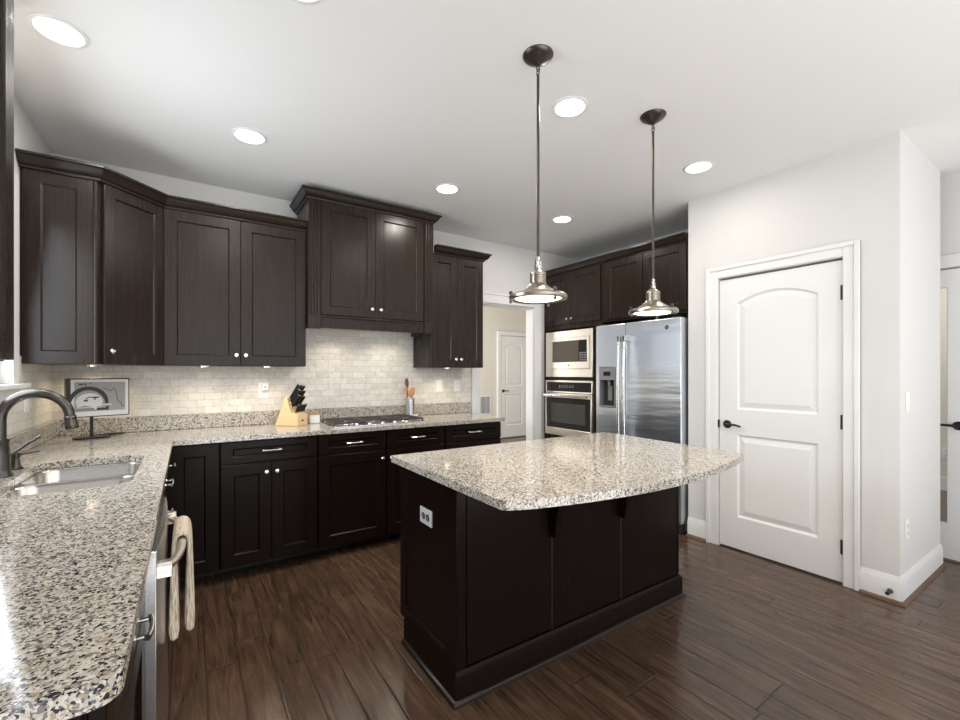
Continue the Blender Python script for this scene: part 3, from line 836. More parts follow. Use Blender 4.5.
b = MB(fa); b.tube([(fx, fy + 0.018, CT + 0.062), (fx + 0.003, fy + 0.05, CT + 0.066)], 0.016, 16); b.tube([(fx + 0.004, fy + 0.045, CT + 0.07), (fx + 0.022, fy + 0.085, CT + 0.085), (fx + 0.045, fy + 0.13, CT + 0.108), (fx + 0.07, fy + 0.175, CT + 0.128)], [0.009, 0.007, 0.0075, 0.009], 12); b.build('lever_handle', 'gunmetal')
dx, dy = -0.592, 2.575
sd = thing('soap_dispenser', 'dark soap dispenser with thin spout right of the faucet', 'soap dispenser', (dx, dy, CT))
b = MB(sd); b.lathe([(0.024, 0.001), (0.024, 0.006), (0.018, 0.010), (0.014, 0.030), (0.012, 0.048), (0.016, 0.052), (0.016, 0.066), (0.006, 0.070), (0.0, 0.070)], (dx, dy, CT), seg=20); b.build('body', 'gunmetal')
b = MB(sd); b.tube([(dx, dy, CT + 0.060), (dx + 0.03, dy + 0.012, CT + 0.063), (dx + 0.066, dy + 0.024, CT + 0.067)], [0.006, 0.0045, 0.0045], 10); b.build('spout', 'gunmetal')

# ================================================================== dishwasher and towel
DY0, DY1 = 1.386, 1.988
dwr = thing('dishwasher', 'stainless dishwasher with bowed bar handle under the left counter', 'dishwasher', (-0.070, DY0, 0), PI / 2)
DWW = DY1 - DY0
b = MB(dwr, True); b.box(0.006, DWW - 0.006, 0.046, 0.57, 0.10, 0.876); b.build('tub', 'darkplastic')
b = MB(dwr, True); b.prism([(0.003, 0.045)] + [(0.003 + (DWW - 0.006) * k / 16, -0.004 - 0.012 * (1 - (2 * k / 16 - 1) ** 2)) for k in range(17)] + [(DWW - 0.003, 0.045)], 0.11, 0.858)
b.build('door', 'steel', bevel=0.002)
MB(dwr, True).box(0.003, DWW - 0.003, 0.06, 0.5, 0.001, 0.10).build('toe_kick', 'black')
b = MB(dwr, True)
hz = 0.792
pts = [(0.055 + (DWW - 0.11) * k / 16, -0.018 - 0.030 * (1 - (2 * k / 16 - 1) ** 4) - 0.008 * (1 - (2 * k / 16 - 1) ** 2), hz) for k in range(17)]
for u in (0.055, DWW - 0.055): b.box(u - 0.014, u + 0.014, -0.036, -0.004, hz - 0.020, hz + 0.020)
b.tube(pts, 0.0115, 14)
hd_ = b.build('handle', 'warmsteel', bevel=0.002)
# towel folded over the handle (world: bar near x = -0.06+0.068)
tb = MB()
bx = -0.070 + 0.0555
TY0, TY1 = 1.640, 1.835
prof = [(-0.006, 0.495), (-0.007, 0.55), (-0.010, 0.66), (-0.0125, 0.75), (-0.0135, 0.798), (-0.008, 0.8075), (0.0, 0.8105), (0.008, 0.8075), (0.0135, 0.798), (0.0125, 0.75), (0.010, 0.66), (0.007, 0.57), (0.006, 0.512)]
nY = 16; th = 0.013
def tw_pt(i, j, outw):
    o, z = prof[i]; y = TY0 + (TY1 - TY0) * j / nY
    k = max(0.0, (0.80 - z) / 0.36)
    if z < 0.79:
        sgn = 1 if o > 0 else -1
        o = o + 0.003 * k * math.sin(j * 1.9 + sgn) + sgn * (outw * (1 + 1.5 * k))
        y = y + (0.012 * k * math.sin(j * 0.9 + i * 0.7)) - 0.03 * k
    else:
        c = Vector((o, z - 0.797)); L = c.length or 1
        o += c.x / L * outw; z += c.y / L * outw
    return (bx + o, y, z)
g0 = [[tb.v(tw_pt(i, j, 0.0)) for j in range(nY + 1)] for i in range(len(prof))]
g1 = [[tb.v(tw_pt(i, j, th)) for j in range(nY + 1)] for i in range(len(prof))]
for i in range(len(prof) - 1):
    for j in range(nY):
        tb.f([g1[i][j], g1[i][j + 1], g1[i + 1][j + 1], g1[i + 1][j]]); tb.f([g0[i][j], g0[i + 1][j], g0[i + 1][j + 1], g0[i][j + 1]])
    tb.f([g0[i][0], g1[i][0], g1[i + 1][0], g0[i + 1][0]]); tb.f([g0[i][nY], g0[i + 1][nY], g1[i + 1][nY], g1[i][nY]])
for i in (0, len(prof) - 1):
    for j in range(nY): tb.f([g0[i][j], g0[i][j + 1], g1[i][j + 1], g1[i][j]], i != 0)
bmesh.ops.recalc_face_normals(tb.bm, faces=tb.bm.faces[:])
t = tag(tb.build('towel', 'towel', None), 'beige ribbed towel hanging over the dishwasher handle', 'towel')
sm = t.modifiers.new('soft', 'SUBSURF'); sm.levels = 1; sm.render_levels = 1

# ================================================================== refrigerator, microwave, oven
FX = 3.300
rf = thing('refrigerator', 'stainless side-by-side refrigerator with ice dispenser in the left door', 'refrigerator', (FX, 2.930, 0), -PI / 2)
FW = 0.890; FH = 1.765; FS = 0.348
b = MB(rf, True); b.box(0.012, FW - 0.012, 0.082, 0.66, 0.015, FH - 0.012); b.build('cabinet_body', 'greyplastic', bevel=0.004)
MB(rf, True).box(0.02, FW - 0.02, 0.03, 0.0815, 0.012, 0.085).build('base_grille', 'darkplastic')
DXa, DXb, DZa, DZb = 0.045, 0.235, 0.985, 1.365
b = MB(rf, True); b.prism([(0.003, 0.09), (FS - 0.003, 0.09), (FS - 0.003, FH), (0.003, FH)], 0.0, 0.078, [[(DXa, DZa), (DXb, DZa), (DXb, DZb), (DXa, DZb)]], 'xz')
fd = b.build('freezer_door', 'fridge', bevel=0.008, seg=3)
b = MB(rf, True); b.box(FS + 0.003, FW - 0.003, 0.0, 0.078, 0.09, FH); gd_ = b.build('fresh_food_door', 'fridge', bevel=0.008, seg=3)
# dispenser
b = MB(fd, True); b.box(DXa + 0.001, DXb - 0.001, 0.060, 0.070, DZa + 0.001, DZb - 0.001); b.box(DXa + 0.001, DXa + 0.012, -0.004, 0.060, DZa + 0.001, DZb - 0.001); b.box(DXb - 0.012, DXb - 0.001, -0.004, 0.060, DZa + 0.001, DZb - 0.001); b.box(DXa + 0.012, DXb - 0.012, -0.004, 0.060, DZa + 0.001, DZa + 0.016); b.box(DXa + 0.012, DXb - 0.012, -0.004, 0.060, 1.245, DZb - 0.001)
dp = b.build('dispenser', 'greyplastic', bevel=0.002)
MB(dp, True).box(0.10, 0.18, -0.007, -0.0045, 1.285, 1.325).build('display', 'blackglass')
b = MB(dp, True); b.box(DXa + 0.0125, DXb - 0.0125, 0.052, 0.0595, DZa + 0.0165, 1.2445); b.build('recess', 'darkplastic')
b = MB(dp, True); b.tube([(0.14, 0.03, 1.243), (0.14, 0.03, 1.19)], 0.013, 12); b.box(0.115, 0.165, 0.040, 0.048, 1.05, 1.19); b.build('paddle', 'greyplastic', bevel=0.002)
for dr_, u in ((fd, FS - 0.030), (gd_, FS + 0.030)):
    b = MB(dr_, True)
    pts = [(u, -0.052 - 0.014 * math.sin(PI * k / 14), 0.57 + (1.645 - 0.57) * k / 14) for k in range(15)]
    b.tube(pts, 0.0125, 14)
    for z in (0.60, 1.615): b.box(u - 0.014, u + 0.014, -0.066, 0.0, z - 0.022, z + 0.030)
    b.build('handle', 'steel', bevel=0.003)
b = MB(gd_, True); b.lathe([(0.0, 0.004), (0.017, 0.004), (0.019, 0.0)], (0.760, 0.0, 1.690), (0, -1, 0), 24); em = b.build('emblem', 'darkplastic')
b = MB(em, True)
ring = [(0.010 + 0.0015 * math.cos(a_), 0.0045 + 0.0008 * math.sin(a_)) for a_ in [k * PI / 4 for k in range(8)]]
b.lathe(ring, (0.760, 0.0, 1.690), (0, -1, 0), 24, closed=True); b.build('emblem_ring', 'chrome')
for u in (0.06, FW - 0.06):
    MB(rf, True).box(u - 0.03, u + 0.03, 0.02, 0.10, FH + 0.0005, FH + 0.012).build('hinge_cover', 'darkplastic', bevel=0.003)

def u_of(y): return 3.770 - y
mw = thing('microwave', 'stainless built-in microwave above the wall oven', 'microwave', (XF - 0.004, 3.770, 0), -PI / 2)
b = MB(mw, True); mu0, mu1, mz0, mz1 = 0.056, 0.741, 1.268, 1.762
b.prism([(mu0, mz0), (mu1, mz0), (mu1, mz1), (mu0, mz1)], -0.024, 0.0, [[(mu0 + 0.075, mz0 + 0.085), (mu1 - 0.04, mz0 + 0.085), (mu1 - 0.04, mz1 - 0.075), (mu0 + 0.075, mz1 - 0.075)]], 'xz')
b.build('trim_kit', 'warmsteel', bevel=0.003)
MB(mw, True).box(0.10, 0.70, 0.007, 0.42, 1.30, 1.74).build('casing', 'darkplastic')
a0, a1, z0, z1 = mu0 + 0.077, mu1 - 0.042, mz0 + 0.087, mz1 - 0.077
b = MB(mw, True); b.prism([(a0, z0), (a1, z0), (a1, z1), (a0, z1)], -0.030, 0.006, [[(a0 + 0.03, z0 + 0.072), (a1 - 0.028, z0 + 0.072), (a1 - 0.028, z1 - 0.032), (a0 + 0.03, z1 - 0.032)]], 'xz')
dr_ = b.build('door', 'warmsteel', bevel=0.002)
b = MB(dr_, True); b.box(a0 + 0.031, a1 - 0.146, -0.024, -0.010, z0 + 0.073, z1 - 0.033); b.build('window', 'mwglass')
b = MB(mw, True); b.box(a1 - 0.145, a1 - 0.029, -0.026, -0.010, z0 + 0.073, z1 - 0.033); cp = b.build('control_panel', 'blackglass')
b = MB(cp, True)
for i in range(3):
    for j in range(4): b.box(a1 - 0.130 + i * 0.031, a1 - 0.108 + i * 0.031, -0.0275, -0.0262, z0 + 0.085 + j * 0.024, z0 + 0.100 + j * 0.024)
b.build('buttons', 'greyplastic')
b = MB(dr_, True); b.lathe([(0.0, 0.002), (0.009, 0.002), (0.010, 0.0)], ((a0 + a1) / 2, -0.030, z0 + 0.036), (0, -1, 0), 16); b.build('emblem', 'darkplastic')

ov = thing('wall_oven', 'stainless wall oven with dark glass door below the microwave', 'oven', (XF - 0.004, 3.770, 0), -PI / 2)
b = MB(ov, True); b.box(0.06, 0.737, 0.006, 0.53, 0.632, 1.222); b.build('casing', 'darkplastic')
b = MB(ov, True); b.prism([(mu0, 1.098), (mu1, 1.098), (mu1, 1.231), (mu0, 1.231)], -0.026, 0.004, [[(mu0 + 0.014, 1.112), (mu1 - 0.014, 1.112), (mu1 - 0.014, 1.212), (mu0 + 0.014, 1.212)]], 'xz'); b.build('control_frame', 'warmsteel', bevel=0.002)
b = MB(ov, True); b.box(mu0 + 0.015, mu1 - 0.015, -0.024, 0.003, 1.113, 1.211); cp = b.build('control_panel', 'blackglass')
b = MB(cp, True)
for i in range(5): b.box(0.30 + i * 0.04, 0.325 + i * 0.04, -0.0255, -0.0242, 1.155, 1.162); b.box(0.30 + i * 0.04, 0.325 + i * 0.04, -0.0255, -0.0242, 1.172, 1.178)
b.box(0.27, 0.285, -0.0255, -0.0242, 1.15, 1.18); b.build('display_marks', 'greyplastic')
b = MB(ov, True); b.prism([(mu0, 0.635), (mu1, 0.635), (mu1, 1.092), (mu0, 1.092)], -0.034, 0.004, [[(mu0 + 0.02, 0.715), (mu1 - 0.02, 0.715), (mu1 - 0.02, 1.045), (mu0 + 0.02, 1.045)]], 'xz'); od = b.build('door', 'warmsteel', bevel=0.003)
b = MB(od, True); b.box(mu0 + 0.021, mu1 - 0.021, -0.031, -0.012, 0.716, 1.044); gl = b.build('glass', 'blackglass')
b = MB(gl, True); b.box(mu0 + 0.09, mu1 - 0.09, -0.0318, -0.0312, 0.775, 0.985); b.build('window', 'ovenglass')
b = MB(od, True)
b.tube([(mu0 + 0.03, -0.075, 1.068), (mu0 + 0.2, -0.082, 1.068), ((mu0 + mu1) / 2, -0.084, 1.068), (mu1 - 0.2, -0.082, 1.068), (mu1 - 0.03, -0.075, 1.068)], 0.013, 14)
for u in (mu0 + 0.045, mu1 - 0.045): b.tube([(u, -0.034, 1.068), (u, -0.076, 1.068)], 0.010, 12)
b.build('handle', 'chrome')

# ================================================================== island
IX0, IX1, IY0, IY1 = 0.890, 2.400, 1.505, 2.062
isl = thing('kitchen_island', 'dark wood kitchen island with panelled sides and bracketed overhang', 'kitchen island', (IX0, IY0, 0))
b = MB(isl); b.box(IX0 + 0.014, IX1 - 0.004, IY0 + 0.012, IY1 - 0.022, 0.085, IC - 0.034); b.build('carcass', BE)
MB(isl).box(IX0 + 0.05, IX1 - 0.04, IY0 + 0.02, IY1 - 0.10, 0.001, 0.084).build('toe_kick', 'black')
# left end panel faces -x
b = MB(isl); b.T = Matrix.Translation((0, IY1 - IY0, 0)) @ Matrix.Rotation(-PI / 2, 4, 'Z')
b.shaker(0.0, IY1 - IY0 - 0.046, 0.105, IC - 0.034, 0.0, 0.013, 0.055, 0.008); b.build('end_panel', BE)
b = MB(isl); b.box(IX0 - 0.002, IX0 + 0.044, IY0 - 0.002, IY0 + 0.044, 0.115, IC - 0.034); b.build('corner_post', BE, bevel=0.003)
SEAM = (1.400, 1.886)
xs = (IX0 + 0.046, SEAM[0], SEAM[1], IX1)
for i in range(3):
    MB(isl).box(xs[i] + 0.004, xs[i + 1] - 0.004, IY0 + 0.002, IY0 + 0.0115, 0.13, IC - 0.034).build('back_panel', BE, bevel=0.002)
for x in SEAM: MB(isl).cyl((x, IY0 + 0.004, 0.13), 0.0065, IC - 0.034 - 0.13, (0, 0, 1), 14).build('seam_strip', 'espresso_trim')  # lighter wood and round shape stand in for bright edge highlights
MB(isl).box(IX1 - 0.006, IX1 + 0.006, IY0 - 0.002, IY0 + 0.03, 0.13, IC - 0.034).build('corner_post', BE, bevel=0.003)
basep = [(0, 0.0), (0.014, 0.0), (0.014, 0.110), (0.009, 0.118), (0.004, 0.126), (0, 0.126)]
shoe = [(0.014, 0.0), (0.028, 0.0), (0.026, 0.011), (0.021, 0.018), (0.014, 0.021)]
pth = [(IX0, IY1 - 0.075), (IX0, IY0), (IX1 + 0.008, IY0), (IX1 + 0.008, IY1 - 0.075)]
bmo = MB(isl).sweep(pth, basep).build('base_molding', BE)
sm_ = MB(bmo); sm_.sweep(pth, shoe); sm_.build('shoe_molding', 'espresso_trim')
for x in SEAM:
    pts = [(IY0 - 0.003, IC - 0.034), (IY0 - 0.215, IC - 0.034), (IY0 - 0.215, IC - 0.062)]
    for k in range(13):
        t_ = k / 12; a = PI / 2 * t_
        pts.append((IY0 - 0.045 - 0.155 * (1 - math.sin(a)), IC - 0.315 + 0.245 * math.cos(a)))
    pts += [(IY0 - 0.045, IC - 0.320), (IY0 - 0.030, IC - 0.337), (IY0 - 0.003, IC - 0.337)]
    b = MB(isl); b.prism(pts, x - 0.019, x + 0.019, plane='yz')
    b.build('corbel', BE, bevel=0.003)
for i, (u0, u1) in enumerate(((0.03, 0.74), (0.75, 1.49))):
    b = MB(isl); b.T = Matrix.Translation((IX1 - IX0, IY1 - IY0, 0)) @ Matrix.Rotation(PI, 4, 'Z')
    b.shaker(u0, u1, 0.105, IC - 0.04, 0.0, 0.020, 0.057); b.build('door', BE)
# island top with a bowed seating edge
it = thing('island_countertop', 'speckled tan granite island top with bowed front edge', 'countertop', (IX0, IY0, IC - 0.031))
TX0, TX1, TYb, TYf = 0.846, 2.352, 2.075, 1.120
TX1b = 2.432
out = [(TX1b, TYb), (TX0, TYb)]
r = 0.028
for k in range(7):
    a = R(180 + 75 * k / 6); out.append((TX0 + r + r * math.cos(a), TYf + 0.010 + r + r * math.sin(a)))
n = 28
for k in range(1, n):
    t_ = k / n; out.append((TX0 + r * 0.8 + (TX1 - TX0 - r * 0.8) * t_, TYf - 0.115 * (1 - (2 * t_ - 1) ** 2)))
out += [(TX1 + 0.004, TYf), (TX1 + 0.012, TYf + 0.012)]
MB(it).prism(out, IC - 0.032, IC).build('slab', 'granite', bevel=0.005)

# ================================================================== pendants and recessed lights
def pendant(label, x, y):
    p = thing('pendant_light', label, 'pendant light', (x, y, CEIL), 0, 'pendant lights over the island')
    b = MB(p, True); b.lathe([(0.066, -0.0005), (0.066, -0.004), (0.060, -0.012), (0.046, -0.022), (0.040, -0.024), (0.030, -0.034), (0.016, -0.040), (0.008, -0.046), (0.0, -0.047)], (0, 0, 0), seg=36); b.build('canopy', 'bronze')
    b = MB(p, True)
    for zc, ax in ((-0.058, 0), (-0.074, 1)):
        pts = []
        for k in range(17):
            a = 2 * PI * k / 16; q = 0.0085 * math.cos(a); w = 0.0135 * math.sin(a)
            pts.append((q, 0, zc + w) if ax == 0 else (0, q, zc + w))
        b.tube(pts, 0.0024, 8)
    b.build('loop_link', 'bronze')
    zr = 1.812 - CEIL
    b = MB(p, True); b.tube([(0, 0, -0.084), (0, 0, zr)], 0.0062, 14); b.build('rod', 'bronze')
    b = MB(p, True); b.lathe([(0.0, 0.006), (0.009, 0.004), (0.009, -0.010), (0.006, -0.014), (0.006, -0.030), (0.011, -0.034), (0.012, -0.046), (0.0, -0.048)], (0, 0, zr), seg=18)
    for s_ in (-1, 1): b.box(s_ * 0.010 - 0.003, s_ * 0.010 + 0.003, -0.005, 0.005, zr - 0.046, zr - 0.012)
    b.tube([(-0.018, 0, zr - 0.036), (0.018, 0, zr - 0.036)], 0.005, 12); b.build('knuckle', 'chrome')
    zs = 1.641 - CEIL
    b = MB(p, True)
    pr = [(0.0, zs + 0.125), (0.012, zs + 0.124), (0.024, zs + 0.116), (0.034, zs + 0.106), (0.0355, zs + 0.100), (0.0355, zs + 0.094)]
    for k in range(4):
        z_ = zs + 0.092 - k * 0.008; pr += [(0.0325, z_), (0.0325, z_ - 0.003), (0.0355, z_ - 0.004), (0.0355, z_ - 0.007)]
    pr += [(0.0335, zs + 0.058), (0.0, zs + 0.058)]
    b.lathe(pr, seg=28); b.build('socket_cap', 'nickel', angle=25)
    b = MB(p, True)
    outer = [(0.034, 0.060), (0.037, 0.056), (0.050, 0.044), (0.070, 0.030), (0.088, 0.019), (0.100, 0.014), (0.108, 0.012)]
    inner = [(r_ - 0.002, h_ - 0.003) for r_, h_ in outer[::-1]]
    b.lathe([(r_, zs + h_) for r_, h_ in outer + inner], seg=48, closed=True); b.build('shade', 'nickel')
    b = MB(p, True); b.lathe([(0.100, zs + 0.010), (0.108, zs + 0.0125), (0.120, zs + 0.012), (0.126, zs + 0.004), (0.126, zs - 0.006), (0.120, zs - 0.011), (0.108, zs - 0.010), (0.100, zs - 0.006)], seg=48, closed=True); rg = b.build('rim_ring', 'nickel')
    for k in range(3):
        a = R(25 + 120 * k); c_ = (0.118 * math.cos(a), 0.118 * math.sin(a), zs)
        b = MB(rg, True); b.tube([(c_[0], c_[1], zs - 0.022), (c_[0], c_[1], zs + 0.022)], 0.0045, 10); b.lathe([(0.0, -0.026), (0.007, -0.024), (0.007, -0.016), (0.005, -0.014)], c_, seg=12); b.lathe([(0.006, 0.014), (0.008, 0.018), (0.008, 0.026), (0.0, 0.028)], c_, seg=12)
        b.build('thumb_screw', 'bronze')
    b = MB(p, True); b.lathe([(0.0995, zs + 0.002), (0.0995, zs - 0.004), (0.085, zs - 0.009), (0.05, zs - 0.013), (0.0, zs - 0.015)], seg=40); b.build('diffuser', 'bulb')
    lamp('AREA', 'pendant_bulb', p, (0, 0, zs - 0.030), 3.2, (1.0, 0.84, 0.62), 0.16)
    return p
pendant('brushed nickel pendant light hanging nearer the range hood, left of the two', 1.267, 1.449)
pendant('brushed nickel pendant light hanging before the refrigerator, right of the two', 2.080, 1.449)

def downlight(label, x, y, p=7.5):
    r = thing('recessed_light', label, 'ceiling light', (x, y, CEIL), 0, 'recessed ceiling lights')
    b = MB(r, True); b.lathe([(0.075, -0.0005), (0.094, -0.0005), (0.094, -0.004), (0.080, -0.008), (0.075, -0.006)], seg=40, closed=True); b.build('trim_ring', 'trim')
    b = MB(r, True); b.cyl((0, 0, -0.004), 0.0745, 0.0035, seg=36); b.build('lens', 'lens')
    l = lamp('AREA', 'recessed_bulb', r, (0, 0, -0.012), p, (1.0, 0.94, 0.85), 0.14)
    return r
downlight('round recessed ceiling light above the sink, largest at top left', -0.432, 2.417)
downlight('round recessed ceiling light above the back corner wall cabinets', 0.300, 2.875, 9.5)
downlight('round recessed ceiling light in front of the range hood crown', 1.618, 2.875, 9.5)
downlight('round recessed ceiling light before the oven tower, smallest of all', 2.800, 2.875, 9.5)
downlight('round recessed ceiling light between the two pendant canopies', 1.652, 1.640, 5.5)
downlight('round recessed ceiling light nearest the pantry door', 2.850, 1.640, 3.5)
downlight('round recessed ceiling light cut off by the top edge of the view', 0.330, 1.640)

def puck(label, x, y, z=UZ0):
    r = thing('puck_light', label, 'light', (x, y, z), 0, 'lights under the wall cabinets')
    b = MB(r, True); b.lathe([(0.033, -0.0005), (0.033, -0.008), (0.028, -0.011), (0.026, -0.009), (0.026, -0.0005)], seg=24, closed=True); b.build('ring', 'chrome')
    b = MB(r, True); b.cyl((0, 0, -0.009), 0.0255, 0.008, seg=24); b.build('lens', 'puck')
    lamp('SPOT', 'puck_bulb', r, (0, 0, -0.016), 5.0, (1.0, 0.84, 0.62), 0.02, 150, 0.8)
puck('small puck light under the diagonal corner cabinet', -0.50, 3.635)
puck('small puck light under the left door of the two-door wall cabinet', 0.093, 3.55)
puck('small puck light under the right door of the two-door wall cabinet', 0.484, 3.55)
puck('small puck light under the wall cabinet beside the doorway', 1.996, 3.55)

# ================================================================== things on the counters
# picture screen on a stand
A0, A1 = Vector((-0.580, 3.478)), Vector((-0.310, 3.590))
sw = (A1 - A0).length; sa = math.atan2(A1.y - A0.y, A1.x - A0.x); sz0, sz1 = 1.046 - CT, 1.280 - CT
pf = thing('picture_screen', 'black framed screen showing a grey picture, on a stand in the corner', 'screen', (A0.x, A0.y, CT), sa)
b = MB(pf, True); b.box(-0.010, sw, 0, 0.045, sz0, sz1); b.build('bezel', 'blackmetal', bevel=0.002)
def flat(name, m, boxes, y):
    b = MB(pf, True)
    for (u0, u1, z0, z1) in boxes: b.box(u0, u1, y, y + 0.0012, z0, z1)
    return b.build(name, m, smooth=False)
ux = lambda f_: 0.008 + (sw - 0.015) * f_
uz = lambda f_: sz1 - 0.007 - (sz1 - sz0 - 0.013) * f_
pic = flat('picture', 'paper', [(ux(0), ux(1), uz(1), uz(0))], -0.0012)
PX = lambda f_: ux(0.06 + 0.88 * f_); PZ_ = lambda f_: uz(0.07 + 0.80 * f_)
b = MB(pic, True); b.box(PX(0), PX(1), -0.0020, -0.0013, PZ_(1), PZ_(0)); b.build('image_ground', 'palegrey', smooth=False)
b = MB(pic, True); b.box(PX(0.62), PX(0.97), -0.0026, -0.0021, PZ_(0.95), PZ_(0.03)); b.build('image_tint', 'palegrey', smooth=False)
def arc(cx, cz, rx, rz, a0, a1, w0, w1, n=24):
    o_ = []; i_ = []
    for k in range(n + 1):
        t_ = k / n; a = R(a0 + (a1 - a0) * t_); w = w0 + (w1 - w0) * math.sin(PI * t_ * 0.8 + 0.3)
        o_.append((PX(cx + (rx + w) * math.cos(a)), PZ_(cz - (rz + w) * math.sin(a)))); i_.append((PX(cx + rx * math.cos(a)), PZ_(cz - rz * math.sin(a))))
    return o_ + i_[::-1]
b = MB(pic, True); b.prism(arc(0.26, 0.80, 0.33, 0.52, 5, 165, 0.03, 0.13), -0.0030, -0.0021, plane='xz')
b.prism(arc(0.30, 0.66, 0.09, 0.13, 20, 150, 0.02, 0.03), -0.0030, -0.0021, plane='xz')
b.box(PX(0.17), PX(0.25), -0.003, -0.0021, PZ_(0.66), PZ_(0.60)); b.box(PX(0.36), PX(0.46), -0.003, -0.0021, PZ_(0.55), PZ_(0.50))
b.box(PX(0.42), PX(0.66), -0.003, -0.0021, PZ_(0.97), PZ_(0.84)); b.box(PX(0.08), PX(0.16), -0.003, -0.0021, PZ_(0.10), PZ_(0.05)); b.box(PX(0.19), PX(0.22), -0.003, -0.0021, PZ_(0.12), PZ_(0.04)); b.box(PX(0.28), PX(0.31), -0.003, -0.0021, PZ_(0.06), PZ_(0.03))
b.build('image_dark_shapes', 'ink', smooth=False)
b = MB(pic, True); b.prism([(PX(0.28 + 0.26 * math.cos(2 * PI * k / 28)), PZ_(0.68 - 0.30 * math.sin(2 * PI * k / 28))) for k in range(28)], -0.0026, -0.0021, plane='xz'); b.build('image_pale_shape', 'paper', smooth=False)
b = MB(pic, True); b.prism([(PX(0.02), PZ_(0.98)), (PX(0.40), PZ_(0.98)), (PX(0.36), PZ_(0.86)), (PX(0.18), PZ_(0.80)), (PX(0.02), PZ_(0.88))], -0.0028, -0.0021, plane='xz'); b.build('image_grey_shapes', 'midgrey', smooth=False)
b = MB(pic, True); b.box(PX(0.05), PX(0.72), -0.0034, -0.0031, PZ_(0.80), PZ_(0.77)); b.box(PX(0.02), PX(0.60), -0.0034, -0.0031, PZ_(0.88), PZ_(0.855)); b.build('image_white_bars', 'paper', smooth=False)
b = MB(pic, True)
ln = [(0.55, 0.25), (0.60, 0.22), (0.65, 0.30), (0.70, 0.32), (0.76, 0.22), (0.80, 0.30), (0.83, 0.55), (0.86, 0.70), (0.91, 0.72), (0.93, 0.88), (0.98, 0.84)]
b.tube([(PX(p), -0.0028, PZ_(q)) for p, q in ln], 0.0026, 6); b.build('image_line', 'brownline', smooth=False)
b = MB(pf, True); b.box(sw * 0.40 - 0.008, sw * 0.40 + 0.008, 0.0455, 0.058, 0.008, sz0 + 0.08); b.build('stand_post', 'blackmetal', bevel=0.002)
b = MB(pf, True); b.tube([(sw * 0.40 + 0.05, 0.08, 0.006), (sw * 0.40 + 0.11, 0.075, 0.005), (sw * 0.40 + 0.17, 0.10, 0.005), (sw * 0.40 + 0.19, 0.13, 0.005), (sw * 0.40 + 0.13, 0.15, 0.005), (sw * 0.40 + 0.05, 0.13, 0.005)], 0.004, 8); b.build('cable', 'blackmetal')
b = MB(pf, True); b.prism(rrect(sw * 0.40 - 0.085, sw * 0.40 + 0.085, -0.01, 0.105, 0.04), 0.001, 0.008); b.build('stand_foot', 'blackmetal', bevel=0.002)

# knife block and knives
kx, ky = 0.548, 3.617
kb_ = thing('knife_block', 'pale wood slanted knife block on the back counter', 'knife block', (kx, ky, CT), R(-48))
KD = 0.115
b = MB(kb_, True)
b.prism([(0.0, 0.001), (0.198, 0.001), (0.196, 0.088), (0.140, 0.096), (0.132, 0.112), (0.104, 0.214), (0.090, 0.216)], 0.0, KD, plane='xz'); b.build('block', 'beech', bevel=0.002)
MB(kb_, True).box(0.1982, 0.1992, 0.045, 0.070, 0.034, 0.046).build('badge', 'ink')
KM = kb_.matrix_basis
dirv = Vector((0.56, 0, 0.83)).normalized()
def knife(name, label, group, u, v_, z, L, r_, d, cat='knife'):
    pos = KM @ Vector((u, v_, z))
    k = thing(name, label, cat, pos, R(-48), group)
    q = Matrix.Rotation(math.atan2(d.x, d.z), 4, 'Y')
    b = MB(k, True); b.T = q
    b.box(-r_ * 0.55, r_ * 0.55, -r_ * 0.8, r_ * 0.8, 0.001, 0.012); b.build('bolster', 'chrome', bevel=0.001)
    b = MB(k, True); b.T = q
    b.prism([(-r_, 0.012), (r_, 0.012), (r_ * 0.85, L * 0.4), (r_, L * 0.75), (r_ * 1.25, L), (-r_ * 0.9, L), (-r_, L * 0.5)], -r_ * 0.75, r_ * 0.75, plane='xz'); b.build('handle', 'blackmetal', bevel=0.003)
    b = MB(k, True); b.T = q
    b.box(-r_ * 0.9, r_ * 1.22, -r_ * 0.72, r_ * 0.72, L + 0.0005, L + 0.007); b.build('end_cap', 'chrome')
rows = [(0.112, 0.197, 0.138), (0.120, 0.167, 0.128), (0.128, 0.138, 0.112)]
rn = ('top', 'middle', 'lower')
for i, (u, z, L) in enumerate(rows):
    for j in range(3):
        side = ('nearest the room', 'in the middle', 'nearest the wall')[j]
        knife('knife', 'black handled knife in the %s row of the block, %s' % (rn[i], side), 'large knives in the block', u + 0.003, 0.022 + j * 0.036, z, L - 0.008 * j, 0.0102, dirv)
ds = Vector((0.45, 0, 0.89)).normalized()
for j in range(6):
    knife('steak_knife', 'small black handled steak knife in the low front row of the block', 'steak knives in the block', 0.166, 0.013 + j * 0.0178, 0.0945, 0.070, 0.0062, ds)

wb = thing('ceramic_box', 'small square white box right of the knife block', 'box', (0.838, 3.63, CT), R(-4))
b = MB(wb, True); b.box(-0.036, 0.036, -0.025, 0.025, 0.001, 0.066); b.build('body', 'white', bevel=0.004)
b = MB(wb, True); b.box(-0.038, 0.038, -0.027, 0.027, 0.0665, 0.073); b.build('lid', 'spoonwood', bevel=0.002)

